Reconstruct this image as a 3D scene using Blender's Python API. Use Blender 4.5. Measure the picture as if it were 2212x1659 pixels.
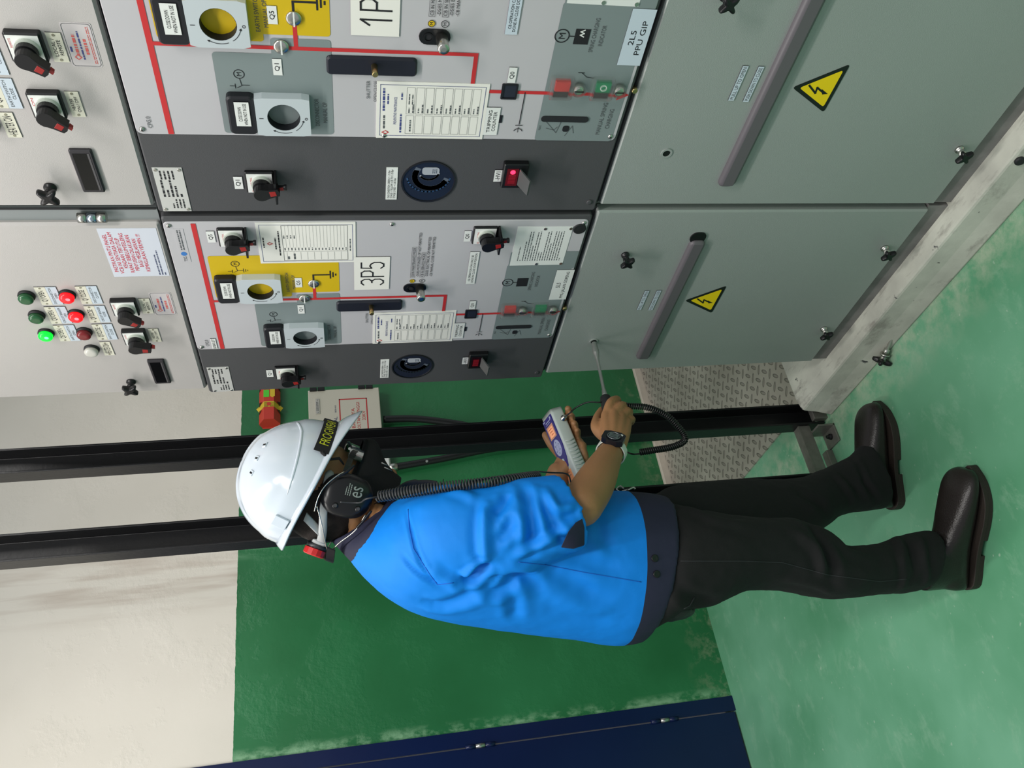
import bpy, bmesh, math, random
from math import sin, cos, pi, radians as rad, sqrt
from mathutils import Vector, Matrix, noise
for o in list(bpy.data.objects): bpy.data.objects.remove(o)
SC = bpy.context.scene
COL = SC.collection
# ---------------------------------------------------------------- camera (phone turned on its side)
FPX = 1796.2
cam_pos = Vector((-1.1762, -1.7874, 1.4732))
yaw, pit, rol = 0.571462, 0.207428, -0.047201
FW = Vector((sin(yaw)*cos(pit), cos(yaw)*cos(pit), -sin(pit)))
R0 = Vector((cos(yaw), -sin(yaw), 0)); U0 = R0.cross(FW)
RT = cos(rol)*R0 + sin(rol)*U0          # to the right in the upright view
UP = -sin(rol)*R0 + cos(rol)*U0
cam = bpy.data.objects.new('camera', bpy.data.cameras.new('camera')); COL.objects.link(cam)
cam.data.sensor_fit = 'HORIZONTAL'; cam.data.sensor_width = 36.0
cam.data.lens = FPX/2212*36.0
cam.data.clip_start = 0.05
# picture right = world down, picture up = world right: the phone was held turned by 90 degrees
m = Matrix.Identity(4)
xa, ya, za = -UP, RT, -FW
for i in range(3):
    m[i][0], m[i][1], m[i][2], m[i][3] = xa[i], ya[i], za[i], cam_pos[i]
cam.matrix_world = m
SC.camera = cam
def at(x, y, Y):
    """the point at depth plane Y that the photo shows at pixel x, y"""
    d = FW + RT*((829.5-y)/FPX) - UP*((x-1106)/FPX)
    return cam_pos + d*((Y-cam_pos.y)/d.y)
def atx(x, y, X):
    d = FW + RT*((829.5-y)/FPX) - UP*((x-1106)/FPX)
    return cam_pos + d*((X-cam_pos.x)/d.x)
# ---------------------------------------------------------------- world, lights, exposure
wd = bpy.data.worlds.new('world'); SC.world = wd; wd.use_nodes = True
wd.node_tree.nodes['Background'].inputs[0].default_value = (0.90, 0.95, 1.0, 1)
wd.node_tree.nodes['Background'].inputs[1].default_value = 0.42
SC.view_settings.view_transform = 'Standard'; SC.view_settings.look = 'None'
SC.view_settings.gamma = 1; SC.view_settings.use_curve_mapping = False
SC.view_settings.exposure = 0.10
def area(name, loc, sx, sy, power, target=None, color=(1, .97, .93)):
    l = bpy.data.lights.new(name, 'AREA'); l.shape = 'RECTANGLE'; l.size = sx; l.size_y = sy
    l.energy = power; l.color = color
    o = bpy.data.objects.new(name, l); COL.objects.link(o); o.location = loc
    if target is not None:
        o.rotation_euler = (Vector(target)-Vector(loc)).to_track_quat('-Z', 'Y').to_euler()
    return o
# fluorescent battens of the aisle, under the ceiling, behind and left of the camera
LAMPS = [((-1.0, -2.7, 3.3), 42), ((-1.0, -0.9, 3.3), 32), ((-1.3, 0.55, 3.3), 22), ((.75, -1.35, 3.3), 30)]
for i, (p, e) in enumerate(LAMPS):
    area('tube_light', p, .16, 1.25, e)
# ---------------------------------------------------------------- helpers
def srgb(r, g, b):
    f = lambda c: (c/255/12.92) if c/255 <= .04045 else ((c/255+.055)/1.055)**2.4
    return (f(r), f(g), f(b), 1)
MATS = {}
def mat(name, col, rough=.5, metal=0., bump=0., bscale=200., var=0., vscale=8., emit=None, es=0., trans=0., coat=0., ior=1.45, spec=.5):
    if name in MATS: return MATS[name]
    M = bpy.data.materials.new(name); M.use_nodes = True; MATS[name] = M
    nt = M.node_tree; b = nt.nodes['Principled BSDF']
    b.inputs['Base Color'].default_value = srgb(*col); b.inputs['Roughness'].default_value = rough
    b.inputs['Metallic'].default_value = metal; b.inputs['Transmission Weight'].default_value = trans
    b.inputs['Coat Weight'].default_value = coat; b.inputs['IOR'].default_value = ior
    b.inputs['Specular IOR Level'].default_value = spec
    if emit: b.inputs['Emission Color'].default_value = srgb(*emit); b.inputs['Emission Strength'].default_value = es
    tc = nt.nodes.new('ShaderNodeTexCoord')
    if var:
        n = nt.nodes.new('ShaderNodeTexNoise'); n.inputs['Scale'].default_value = vscale; n.inputs['Detail'].default_value = 6
        nt.links.new(tc.outputs['Object'], n.inputs['Vector'])
        mx = nt.nodes.new('ShaderNodeMix'); mx.data_type = 'RGBA'
        c = srgb(*col)
        mx.inputs[6].default_value = tuple(x*(1-var) for x in c[:3])+(1,)
        mx.inputs[7].default_value = tuple(min(1, x*(1+var)) for x in c[:3])+(1,)
        nt.links.new(n.outputs['Fac'], mx.inputs[0]); nt.links.new(mx.outputs[2], b.inputs['Base Color'])
    if bump:
        n = nt.nodes.new('ShaderNodeTexNoise'); n.inputs['Scale'].default_value = bscale; n.inputs['Detail'].default_value = 3
        nt.links.new(tc.outputs['Object'], n.inputs['Vector'])
        bp = nt.nodes.new('ShaderNodeBump'); bp.inputs['Strength'].default_value = bump; bp.inputs['Distance'].default_value = .002
        nt.links.new(n.outputs['Fac'], bp.inputs['Height']); nt.links.new(bp.outputs['Normal'], b.inputs['Normal'])
    return M
class NT:
    """small node builder for the setting's materials"""
    def __init__(s, name, rough=.5):
        s.M = bpy.data.materials.new(name); s.M.use_nodes = True; MATS[name] = s.M
        s.nt = s.M.node_tree; s.b = s.nt.nodes['Principled BSDF']; s.b.inputs['Roughness'].default_value = rough
        s.geo = s.nt.nodes.new('ShaderNodeNewGeometry').outputs['Position']
        sp = s.nt.nodes.new('ShaderNodeSeparateXYZ'); s.nt.links.new(s.geo, sp.inputs[0]); s.x, s.y, s.z = sp.outputs
    def noise(s, scale, detail=4, stretch=(1, 1, 1), rough=.5, dist=0):
        mp = s.nt.nodes.new('ShaderNodeMapping'); mp.inputs['Scale'].default_value = stretch; s.nt.links.new(s.geo, mp.inputs['Vector'])
        n = s.nt.nodes.new('ShaderNodeTexNoise'); n.inputs['Scale'].default_value = scale; n.inputs['Detail'].default_value = detail
        n.inputs['Roughness'].default_value = rough; n.inputs['Distortion'].default_value = dist
        s.nt.links.new(mp.outputs[0], n.inputs['Vector']); return n.outputs['Fac']
    def math(s, op, a, b=0., c=0.):
        n = s.nt.nodes.new('ShaderNodeMath'); n.operation = op
        for i, v in enumerate((a, b, c)):
            if isinstance(v, (int, float)): n.inputs[i].default_value = v
            else: s.nt.links.new(v, n.inputs[i])
        return n.outputs[0]
    def ramp(s, v, lo, hi, a=0., b=1.):
        n = s.nt.nodes.new('ShaderNodeMapRange'); n.clamp = True
        n.inputs[1].default_value = lo; n.inputs[2].default_value = hi; n.inputs[3].default_value = a; n.inputs[4].default_value = b
        s.nt.links.new(v, n.inputs[0]); return n.outputs[0]
    def mix(s, f, a, b):
        n = s.nt.nodes.new('ShaderNodeMix'); n.data_type = 'RGBA'
        if isinstance(f, (int, float)): n.inputs[0].default_value = f
        else: s.nt.links.new(f, n.inputs[0])
        for i, v in ((6, a), (7, b)):
            if isinstance(v, tuple): n.inputs[i].default_value = v
            else: s.nt.links.new(v, n.inputs[i])
        return n.outputs[2]
    def color(s, c): s.nt.links.new(c, s.b.inputs['Base Color'])
    def rough(s, c): s.nt.links.new(c, s.b.inputs['Roughness'])
    def bump(s, h, st=.5, d=.002):
        bp = s.nt.nodes.new('ShaderNodeBump'); bp.inputs['Strength'].default_value = st; bp.inputs['Distance'].default_value = d
        s.nt.links.new(h, bp.inputs['Height']); s.nt.links.new(bp.outputs['Normal'], s.b.inputs['Normal'])

def props(o, label=None, cat=None, group=None, kind=None):
    if label: o['label'] = label
    if cat: o['category'] = cat
    if group: o['group'] = group
    if kind: o['kind'] = kind
    return o
def thing(name, label, cat, loc=(0, 0, 0), group=None):
    o = bpy.data.objects.new(name, None); COL.objects.link(o); o.location = loc
    o.empty_display_size = .05
    return props(o, label, cat, group)
_tc = {}
def text2d(body, bold=False):
    """unit text mesh: 2-D verts normalised to its own box, and triangles"""
    if body in _tc: return _tc[body]
    cu = bpy.data.curves.new('t', 'FONT'); cu.body = body; cu.size = 1; cu.resolution_u = 3; cu.fill_mode = 'FRONT'
    ob = bpy.data.objects.new('t', cu); COL.objects.link(ob)
    dg = bpy.context.evaluated_depsgraph_get(); me = ob.evaluated_get(dg).to_mesh()
    vs = [(v.co.x, v.co.y) for v in me.vertices]; fs = [tuple(p.vertices) for p in me.polygons]
    ob.evaluated_get(dg).to_mesh_clear()
    bpy.data.objects.remove(ob); bpy.data.curves.remove(cu)
    x0 = min(v[0] for v in vs); x1 = max(v[0] for v in vs); y0 = min(v[1] for v in vs); y1 = max(v[1] for v in vs)
    vs = [((x-x0)/(x1-x0), (y-y0)/(y1-y0)) for x, y in vs]
    _tc[body] = (vs, fs); return _tc[body]
def rr(s0, z0, s1, z1, r=0., n=4):
    if s0 > s1: s0, s1 = s1, s0
    if z0 > z1: z0, z1 = z1, z0
    if r <= 0: return [(s0, z0), (s1, z0), (s1, z1), (s0, z1)]
    p = []
    for cx, cz, a in ((s1-r, z0+r, -90), (s1-r, z1-r, 0), (s0+r, z1-r, 90), (s0+r, z0+r, 180)):
        for k in range(n+1):
            t = rad(a+90*k/n); p.append((cx+r*cos(t), cz+r*sin(t)))
    return p
def circ(cs, cz, r, n=32, r2=None): return [(cs+r*cos(2*pi*k/n), cz+(r2 or r)*sin(2*pi*k/n)) for k in range(n)]
class Frame:
    def __init__(s, o, r, u, n): s.o, s.r, s.u, s.n = map(Vector, (o, r, u, n))
    def __call__(s, a, b, d=0.): return s.o + s.r*a + s.u*b + s.n*d
WORLD = Frame((0, 0, 0), (1, 0, 0), (0, 0, 1), (0, -1, 0))   # s = x, z = z, d = -y
class MB:
    def __init__(s, fr=WORLD): s.v = []; s.f = []; s.m = []; s.fr = fr; s.sm = []
    def add(s, vs, fs, mi=0, smooth=False):
        b = len(s.v); s.v += [tuple(v) for v in vs]
        for f in fs: s.f.append([b+i for i in f]); s.m.append(mi); s.sm.append(smooth)
    def poly(s, pts, d0, d1, mi=0, back=False, side=None):
        """flat 2-D outline extruded from d0 to d1 along the normal"""
        n = len(pts); fr = s.fr
        vs = [fr(a, b, d0) for a, b in pts] + [fr(a, b, d1) for a, b in pts]
        s.add(vs, [[n+i for i in range(n)]], mi)
        if d0 != d1:
            s.add(vs, [[i, (i+1) % n, n+(i+1) % n, n+i] for i in range(n)], mi if side is None else side)
            if back: s.add(vs, [list(range(n))[::-1]], mi)
    def rect(s, s0, z0, s1, z1, d0, d1, mi=0, r=0., **k): s.poly(rr(s0, z0, s1, z1, r), d0, d1, mi, **k)
    def bevrect(s, s0, z0, s1, z1, d0, d1, b=.002, mi=0, r=0.):
        """plate with bevelled rim and rounded corners"""
        p0 = rr(s0, z0, s1, z1, r or b); p1 = rr(s0+b, z0+b, s1-b, z1-b, max((r or b)-b, 1e-4)); n = len(p0); fr = s.fr
        vs = [fr(a, c, d0) for a, c in p0]+[fr(a, c, d1-b) for a, c in p0]+[fr(a, c, d1) for a, c in p1]
        fs = [[i, (i+1) % n, n+(i+1) % n, n+i] for i in range(n)]+[[n+i, n+(i+1) % n, 2*n+(i+1) % n, 2*n+i] for i in range(n)]+[[2*n+i for i in range(n)], list(range(n))[::-1]]
        s.add(vs, fs, mi)
    def ring(s, cs, cz, ri, ro, d0, d1, mi=0, n=32, inner=None, outer=None):
        """annulus; outer may be another outline of the same count"""
        ip = inner or circ(cs, cz, ri, n); op = outer or circ(cs, cz, ro, n); fr = s.fr; n = len(ip)
        vs = [fr(a, b, d1) for a, b in ip]+[fr(a, b, d1) for a, b in op]+[fr(a, b, d0) for a, b in ip]+[fr(a, b, d0) for a, b in op]
        s.add(vs, [[i, n+i, n+(i+1) % n, (i+1) % n] for i in range(n)], mi)
        s.add(vs, [[2*n+i, i, (i+1) % n, 2*n+(i+1) % n] for i in range(n)]+[[n+i, 3*n+i, 3*n+(i+1) % n, n+(i+1) % n] for i in range(n)], mi)
    def line(s, pts, w, d, mi=0):
        for i, ((a, b), (c, e)) in enumerate(zip(pts[:-1], pts[1:])):
            d += 1.5e-5
            L = math.hypot(c-a, e-b) or 1e-9; ux, uz = (c-a)/L*w/2, (e-b)/L*w/2
            s.add([s.fr(a-ux-uz, b-uz+ux, d), s.fr(a-ux+uz, b-uz-ux, d), s.fr(c+ux+uz, e+uz-ux, d), s.fr(c+ux-uz, e+uz+ux, d)], [[0, 1, 2, 3]], mi)
    def text(s, body, s0, z0, s1, z1, d, mi=1):
        vs, fs = text2d(body)
        s.add([s.fr(s0+(s1-s0)*x, z0+(z1-z0)*y, d) for x, y in vs], fs, mi)
    def lines(s, rows, s0, z0, s1, z1, d, mi=1, gap=.45, cw=.62, center=True):
        """text rows filling a box from the top"""
        n = len(rows); h = (z1-z0)/(n+(n-1)*gap); mx = max(len(r) for r in rows)
        for i, t in enumerate(rows):
            if not t: continue
            w = (s1-s0)*len(t)/mx; zz = z1-i*h*(1+gap); a = (s0+s1)/2-w/2 if center else s0
            s.text(t, a, zz-h, a+w, zz, d, mi)
    def scrib(s, s0, z0, s1, z1, rows, d, mi=1, seed=1, fill=.5):
        """rows of print too small to read, as short dashes"""
        rn = random.Random(seed); h = (z1-z0)/rows
        for i in range(rows):
            zz = z1-(i+.5)*h; a = s0
            while a < s1:
                w = rn.uniform(.002, .009); e = min(a+w, s1)
                s.add([s.fr(a, zz-h*fill/2, d), s.fr(e, zz-h*fill/2, d), s.fr(e, zz+h*fill/2, d), s.fr(a, zz+h*fill/2, d)], [[0, 1, 2, 3]], mi)
                a = e+rn.uniform(.0008, .0018)
                if rn.random() < .06: break
    def box(s, x0, y0, z0, x1, y1, z1, mi=0):
        vs = [(x, y, z) for z in (z0, z1) for y in (y0, y1) for x in (x0, x1)]
        s.add(vs, [[0, 2, 3, 1], [4, 5, 7, 6], [0, 1, 5, 4], [2, 6, 7, 3], [0, 4, 6, 2], [1, 3, 7, 5]], mi)
    def tube(s, pts, rad_, mi=0, n=10, caps=True, smooth=True, flat=1.0):
        pts = [Vector(p) for p in pts]; N = len(pts); rs = rad_ if isinstance(rad_, (list, tuple)) else [rad_]*N
        vs = []; up = None
        for i, p in enumerate(pts):
            t = (pts[min(i+1, N-1)]-pts[max(i-1, 0)]).normalized()
            if up is None:
                up = Vector((0, 0, 1)) if abs(t.z) < .9 else Vector((1, 0, 0))
            a = (up-t*up.dot(t)).normalized(); b = t.cross(a); up = a
            vs += [p+(a*cos(2*pi*k/n)+b*sin(2*pi*k/n)*flat)*rs[i] for k in range(n)]
        fs = [[i*n+k, i*n+(k+1) % n, (i+1)*n+(k+1) % n, (i+1)*n+k] for i in range(N-1) for k in range(n)]
        s.add(vs, fs, mi, smooth)
        if caps: s.add(vs, [list(range(n))[::-1], [(N-1)*n+k for k in range(n)]], mi)
    def lathe(s, c, axis, prof, mi=0, n=28, smooth=True):
        """prof: (distance along axis, radius)"""
        c = Vector(c); ax = Vector(axis).normalized(); a = ax.orthogonal().normalized(); b = ax.cross(a)
        vs = [c+ax*h+(a*cos(2*pi*k/n)+b*sin(2*pi*k/n))*r for h, r in prof for k in range(n)]; N = len(prof)
        s.add(vs, [[i*n+k, i*n+(k+1) % n, (i+1)*n+(k+1) % n, (i+1)*n+k] for i in range(N-1) for k in range(n)], mi, smooth)
        s.add(vs, [list(range(n))[::-1], [(N-1)*n+k for k in range(n)]], mi)
    def build(s, name, mats, parent=None, bevel=0., merge=True):
        me = bpy.data.meshes.new(name); me.from_pydata(s.v, [], s.f)
        mats = mats if isinstance(mats, (list, tuple)) else [mats]
        for mm in mats: me.materials.append(mm)
        me.polygons.foreach_set('material_index', s.m); me.polygons.foreach_set('use_smooth', s.sm); me.update()
        bm = bmesh.new(); bm.from_mesh(me)
        if merge:
            bmesh.ops.remove_doubles(bm, verts=bm.verts, dist=1e-6)
        bmesh.ops.recalc_face_normals(bm, faces=[f for f in bm.faces if len(f.edges[0].link_faces) > 1])
        bm.to_mesh(me); bm.free()
        o = bpy.data.objects.new(name, me); COL.objects.link(o)
        if parent: o.parent = parent; 
        if bevel:
            b = o.modifiers.new('bevel', 'BEVEL'); b.width = bevel; b.segments = 2; b.limit_method = 'ANGLE'; b.angle_limit = rad(50)
        return o
def localize(o, parent):
    """the mesh was written in world coordinates: keep it in place under an Empty that is not at the origin"""
    o.parent = parent; o.data.transform(Matrix.Translation(-Vector(parent.location))); return o
# ---------------------------------------------------------------- materials
white = mat('white_plastic', (226, 228, 224), .4)
black = mat('black_plastic', (18, 18, 20), .35)
blackm = mat('black_moulded', (26, 27, 32), .45)
ink = mat('black_ink', (28, 28, 32), .6)
inkgrey = mat('grey_ink', (86, 90, 92), .6)
redink = mat('red_ink', (190, 40, 45), .5)
blueink = mat('blue_ink', (62, 70, 130), .5)
paper = mat('paper', (232, 230, 222), .7)
cream = mat('cream_label', (216, 214, 196), .45)
bluelab = mat('pale_blue_label', (196, 208, 218), .45)
steel = mat('zinc_steel', (190, 190, 184), .3, 1.)
chrome = mat('brushed_chrome', (200, 198, 190), .25, 1.)
brass = mat('brass', (176, 158, 110), .35, 1.)
redpl = mat('red_plastic', (150, 32, 30), .4)
yellow = mat('signal_yellow', (208, 176, 14), .45)
greyzone = mat('grey_zone_print', (126, 137, 137), .45)
charcoal = mat('charcoal_paint', (74, 74, 76), .55, bump=.15, bscale=900)
lvpaint = mat('pale_grey_paint', (186, 182, 179), .42, metal=.15, bump=.12, bscale=700, var=.05, vscale=5)
doorpaint = mat('mid_grey_paint', (156, 162, 158), .40, metal=.12, bump=.25, bscale=650, var=.05, vscale=4)
platepaint = mat('silver_grey_film', (187, 185, 188), .42, var=.04, vscale=9)
rubber = mat('dark_seal', (30, 31, 33), .6)
glass = mat('clear_plastic', (235, 238, 235), .08, trans=.92, ior=1.2)
MATS['clear_plastic'].node_tree.nodes['Principled BSDF'].inputs['Alpha'].default_value = .55
# ================================================================= the room
YW = 1.478
# floor: worn green epoxy, chalky where it meets the plinth
n = NT('green_floor_paint', .38)
c1 = n.mix(n.ramp(n.noise(2.2, 5), .35, .65), srgb(88, 152, 114), srgb(114, 174, 140))
scuff = n.ramp(n.noise(9, 9, (1, 1.4, 1), .75, .3), .53, .70)
c2 = n.mix(n.math('MULTIPLY', scuff, .6), c1, srgb(140, 184, 154))
edge = n.ramp(n.math('ABSOLUTE', n.math('ADD', n.x, .06)), 0., .14, 1., 0.)
edge = n.math('MULTIPLY', edge, n.ramp(n.noise(16, 8, rough=.7), .40, .62))
c3 = n.mix(n.math('MULTIPLY', edge, .75), c2, srgb(178, 188, 165))
spk = n.ramp(n.noise(60, 2), .70, .76)
n.color(n.mix(n.math('MULTIPLY', spk, .5), c3, srgb(180, 200, 180)))
n.rough(n.ramp(n.noise(9, 4), .3, .7, .28, .5)); n.bump(n.noise(22, 6), .25, .002)
fl = MB(); fl.box(-3.4, -4.2, -.1, 3.0, YW+.1, 0)
props(fl.build('floor', MATS['green_floor_paint']), kind='structure', label='glossy green painted concrete floor with chalky scuffs')
# back wall: cream above, green dado below a hand-cut line
n = NT('two_tone_wall_paint', .35)
th = n.math('ADD', n.math('MULTIPLY', n.noise(30, 3), .008), 1.886)
upm = n.math('GREATER_THAN', n.z, th)
creamc = n.mix(n.ramp(n.noise(1.6, 5), .3, .7), srgb(238, 230, 218), srgb(224, 216, 203))
# brown run marks on the cream part, under the ceiling
band = n.math('MULTIPLY', n.ramp(n.math('ABSOLUTE', n.math('SUBTRACT', n.x, .1)), .02, .17, 1., 0.), n.ramp(n.noise(5, 6, (5, 1, .5)), .42, .68))
creamc = n.mix(n.math('MULTIPLY', band, .5), creamc, srgb(150, 116, 92))
grn = n.mix(n.ramp(n.noise(2.5, 6), .35, .7), srgb(34, 106, 60), srgb(46, 124, 76))
run = n.math('MULTIPLY', n.ramp(n.math('ABSOLUTE', n.math('SUBTRACT', n.x, .185)), .0, .05, 1., 0.), n.math('MULTIPLY', n.ramp(n.z, 1.6, 1.86), n.ramp(n.noise(8, 6, (6, 1, .7)), .45, .7)))
grn = n.mix(n.math('MULTIPLY', run, .55), grn, srgb(130, 180, 140))
low = n.math('MULTIPLY', n.ramp(n.z, .0, .16, 1., 0.), n.ramp(n.noise(14, 8, rough=.75), .5, .62))
grn = n.mix(n.math('MULTIPLY', low, .6), grn, srgb(150, 160, 130))
jamb = n.math('MULTIPLY', n.ramp(n.math('ABSOLUTE', n.math('ADD', n.x, .585)), .0, .035, 1., 0.), n.ramp(n.noise(20, 8, (1, 1, .6), .7), .44, .6))
grn = n.mix(n.math('MULTIPLY', jamb, .8), grn, srgb(146, 190, 150))
n.color(n.mix(upm, grn, creamc))
n.rough(n.math('ADD', n.math('MULTIPLY', upm, .25), .36))
lump = n.math('ADD', n.math('MULTIPLY', n.ramp(n.noise(5, 8, rough=.65), .52, .7), 1.6), n.math('MULTIPLY', n.noise(60, 3), .25))
n.bump(lump, .35, .003)
wl = MB(); DX = -.595     # jamb of the door
wl.box(DX, YW, 0, 3.0, YW+.12, 3.6); wl.box(-3.4, YW, 2.35, DX, YW+.12, 3.6); wl.box(-3.4, YW, 0, -1.75, YW+.12, 2.35)
props(wl.build('wall_back', MATS['two_tone_wall_paint']), kind='structure', label='back wall, cream above and green below')
# white skirting of the trench end
mt = mat('skirting_paint', (206, 196, 180), .5, bump=.4, bscale=60, var=.12, vscale=25)
b = MB(); b.box(.22, YW-.022, 0, 2.4, YW, .04)
props(b.build('baseboard_back', mt, bevel=.004), kind='structure', label='off-white skirting strip at the foot of the green wall')
# blue steel door in its frame
navy = mat('navy_gloss_paint', (6, 24, 68), .28, bump=.25, bscale=14, var=.12, vscale=6)
b = MB(); b.box(DX-.055, YW-.006, 0, DX, YW+.1, 2.35); b.box(-1.75, YW-.006, 2.30, DX-.055, YW+.1, 2.35); b.box(-1.75, YW-.006, 0, -1.70, YW+.1, 2.30)
dr = props(b.build('door_1', navy), kind='structure', label='navy blue steel door and frame at the end of the green wall')
b = MB(); b.box(-1.698, YW-.004, .006, DX-.059, YW+.04, 2.296); b.build('door_leaf', navy, dr, bevel=.002)
for z in (.30, 1.02, 1.74):
    b = MB(); b.tube([(DX-.057, YW-.010, z-.055), (DX-.057, YW-.010, z-.019)], .008, n=12); b.tube([(DX-.057, YW-.010, z-.017), (DX-.057, YW-.010, z+.017)], .0085, 1, n=12); b.tube([(DX-.057, YW-.010, z+.019), (DX-.057, YW-.010, z+.055)], .008, n=12)
    b.build('hinge', [navy, steel], dr)
# concrete plinth that carries the switchgear
n = NT('raw_concrete', .7)
cc = n.mix(n.ramp(n.noise(6, 7), .3, .7), srgb(166, 166, 156), srgb(208, 210, 196))
cc = n.mix(n.math('MULTIPLY', n.ramp(n.noise(11, 8, (3, .7, 1), .7), .52, .66), .6), cc, srgb(112, 106, 100))
cc = n.mix(n.math('MULTIPLY', n.ramp(n.noise(26, 3), .70, .73), .9), cc, srgb(24, 26, 40))
n.color(cc); n.bump(n.noise(30, 7), .5, .003)
b = MB()
prof = [(-.060, 0), (-.046, .045), (-.038, .092), (.0, .100), (1.15, .100), (1.15, 0)]
Y0, Y1 = -3.6, .212
vs = [(x, y, z) for y in (Y0, Y1) for x, z in prof]; k = len(prof)
b.add(vs, [[i, (i+1) % k, k+(i+1) % k, k+i] for i in range(k)]+[list(range(k)), [k+i for i in range(k)][::-1]])
props(b.build('trim_1', MATS['raw_concrete'], bevel=.006), kind='structure', label='pale concrete plinth under the switchgear')
# chequer plate over the cable trench behind the plinth
n = NT('chequer_steel', .42)
n.b.inputs['Metallic'].default_value = .35
sx = n.math('MULTIPLY', n.math('ADD', n.x, n.y), 1/.054); sy = n.math('MULTIPLY', n.math('SUBTRACT', n.x, n.y), 1/.054)
cell = n.math('MODULO', n.math('ADD', n.math('FLOOR', sx), n.math('FLOOR', sy)), 2.)
cell = n.math('ABSOLUTE', cell)
fx = n.math('SUBTRACT', n.math('FRACT', n.math('ADD', sx, 40)), .5); fy = n.math('SUBTRACT', n.math('FRACT', n.math('ADD', sy, 40)), .5)
def lens(a, bb):
    return n.math('ADD', n.math('MULTIPLY', n.math('MULTIPLY', a, a), 5.6), n.math('MULTIPLY', n.math('MULTIPLY', bb, bb), 42.))
la, lb = lens(fx, fy), lens(fy, fx)
dd = n.math('ADD', n.math('MULTIPLY', la, cell), n.math('MULTIPLY', lb, n.math('SUBTRACT', 1., cell)))
lz = n.ramp(dd, .55, 1.05, 1., 0.)
base = n.mix(n.ramp(n.noise(5, 6), .3, .7), srgb(168, 161, 150), srgb(196, 190, 178))
ring_ = n.math('MULTIPLY', n.ramp(dd, .5, 1.0), n.ramp(dd, 1.0, 1.7, 1., 0.))
n.color(n.mix(n.math('MULTIPLY', ring_, .75), n.mix(n.math('MULTIPLY', lz, .45), base, srgb(104, 98, 90)), srgb(84, 78, 72)))
n.bump(lz, 1., .003)
b = MB(); b.box(.045, .235, 0, 2.3, YW-.024, .006)
props(b.build('trench_cover', MATS['chequer_steel']), 'grey steel chequer plate lying over the cable trench between wall and plinth', 'floor plate')
# ================================================================= steel posts
post = mat('black_steel_paint', (20, 20, 22), .42, bump=.2, bscale=80)
raw = mat('scuffed_steel', (128, 126, 120), .45, .6, bump=.4, bscale=60, var=.35, vscale=40)
fr_ = thing('cable_support_frame', 'tall pair of black channel posts joined near the floor beside the far switchgear panel', 'steel frame', (-.15, .27, 0))
def channel(x0, x1, y0, y1, z0, z1, t=.006, lip=0):
    b = MB(); pts = [(x0, -y0), (x0, -y1), (x1, -y1), (x1, -y0), (x1-t, -y0), (x1-t, -(y1-t)), (x0+t, -(y1-t)), (x0+t, -y0)]
    n_ = len(pts); vs = [(x, -y, z) for z in (z0, z1) for x, y in pts]
    b.add(vs, [[i, (i+1) % n_, n_+(i+1) % n_, n_+i] for i in range(n_)]+[[0, 1, 6, 7], [1, 2, 5, 6], [2, 3, 4, 5], [n_+7, n_+6, n_+1, n_], [n_+6, n_+5, n_+2, n_+1], [n_+5, n_+4, n_+3, n_+2]])
    return b
for x1 in (.010, -.228):
    localize(channel(x1-.072, x1, .25, .30, .004, 3.3).build('post', post, bevel=.0015), fr_)
b = MB(); b.box(-.228, .262, .052, -.062, .268, .090); b.box(-.228, .262, .084, -.062, .295, .090)
localize(b.build('crossbar', raw, bevel=.001), fr_)
for xx in (-.115,):
    b = MB(); b.box(xx-.028, .215, 0, xx+.03, .285, .006); b.box(xx+.024, .215, 0, xx+.03, .285, .055)
    b.lathe((xx, .245, .006), (0, 0, 1), [(0, .010), (.007, .010), (.008, .006), (.016, .006)], 1, n=6, smooth=False)
    localize(b.build('foot_cleat', [raw, black], bevel=.001), fr_)
b = MB(); b.box(-.30, .272, 0, -.145, .30, .022); localize(b.build('floor_angle', raw, bevel=.002), fr_)
b = MB(); b.box(-.055, .232, .0, .012, .252, .045); b.lathe((-.02, .232, .02), (0, -1, 0), [(0, .009), (.006, .009)], n=6)
localize(b.build('foot_cleat', [raw], bevel=.001), fr_)
# ================================================================= things on the back wall
WF = Frame((0, YW, 0), (1, 0, 0), (0, 0, 1), (0, -1, 0))
t = thing('cable_box', 'cream wall cabinet with a red-framed high voltage warning and black hinges', 'wall box', (.75, YW, 1.44))
bx = mat('cream_enclosure', (206, 200, 184), .45)
b = MB(WF); b.rect(.600, 1.291, .894, 1.597, 0, .05, back=True); localize(b.build('box_body', bx, bevel=.003), t)
b = MB(WF); b.bevrect(.597, 1.288, .897, 1.600, .052, .068, .003)
D = .0686
b.lines(['TENAGA'], .650, 1.507, .742, 1.521, D, 1); b.lines(['NASIONAL'], .640, 1.478, .752, 1.492, D, 1); b.text('BERHAD', .775, 1.481, .812, 1.487, D, 1)
for (p, q, r_, s_) in ((.655, 1.345, .660, 1.468), (.838, 1.345, .843, 1.468), (.655, 1.463, .843, 1.468), (.655, 1.345, .843, 1.350)):
    b.add([WF(p, q, D), WF(r_, q, D), WF(r_, s_, D), WF(p, s_, D)], [[0, 1, 2, 3]], 2)
b.text('BAHAYA', .690, 1.402, .792, 1.416, D, 2); b.text('VOLTAN TINGGI', .672, 1.379, .822, 1.393, D, 2); b.text('33KV', .728, 1.356, .776, 1.370, D, 2)
for p in ([(.742, 1.450), (.726, 1.432), (.738, 1.436)], [(.738, 1.436), (.722, 1.422), (.734, 1.430)]): b.line(p[:2]+p[2:], .003, D, 2)
localize(b.build('box_door', [bx, mat('dark_blue_print', (20, 40, 96), .5), redink]), t)
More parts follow.
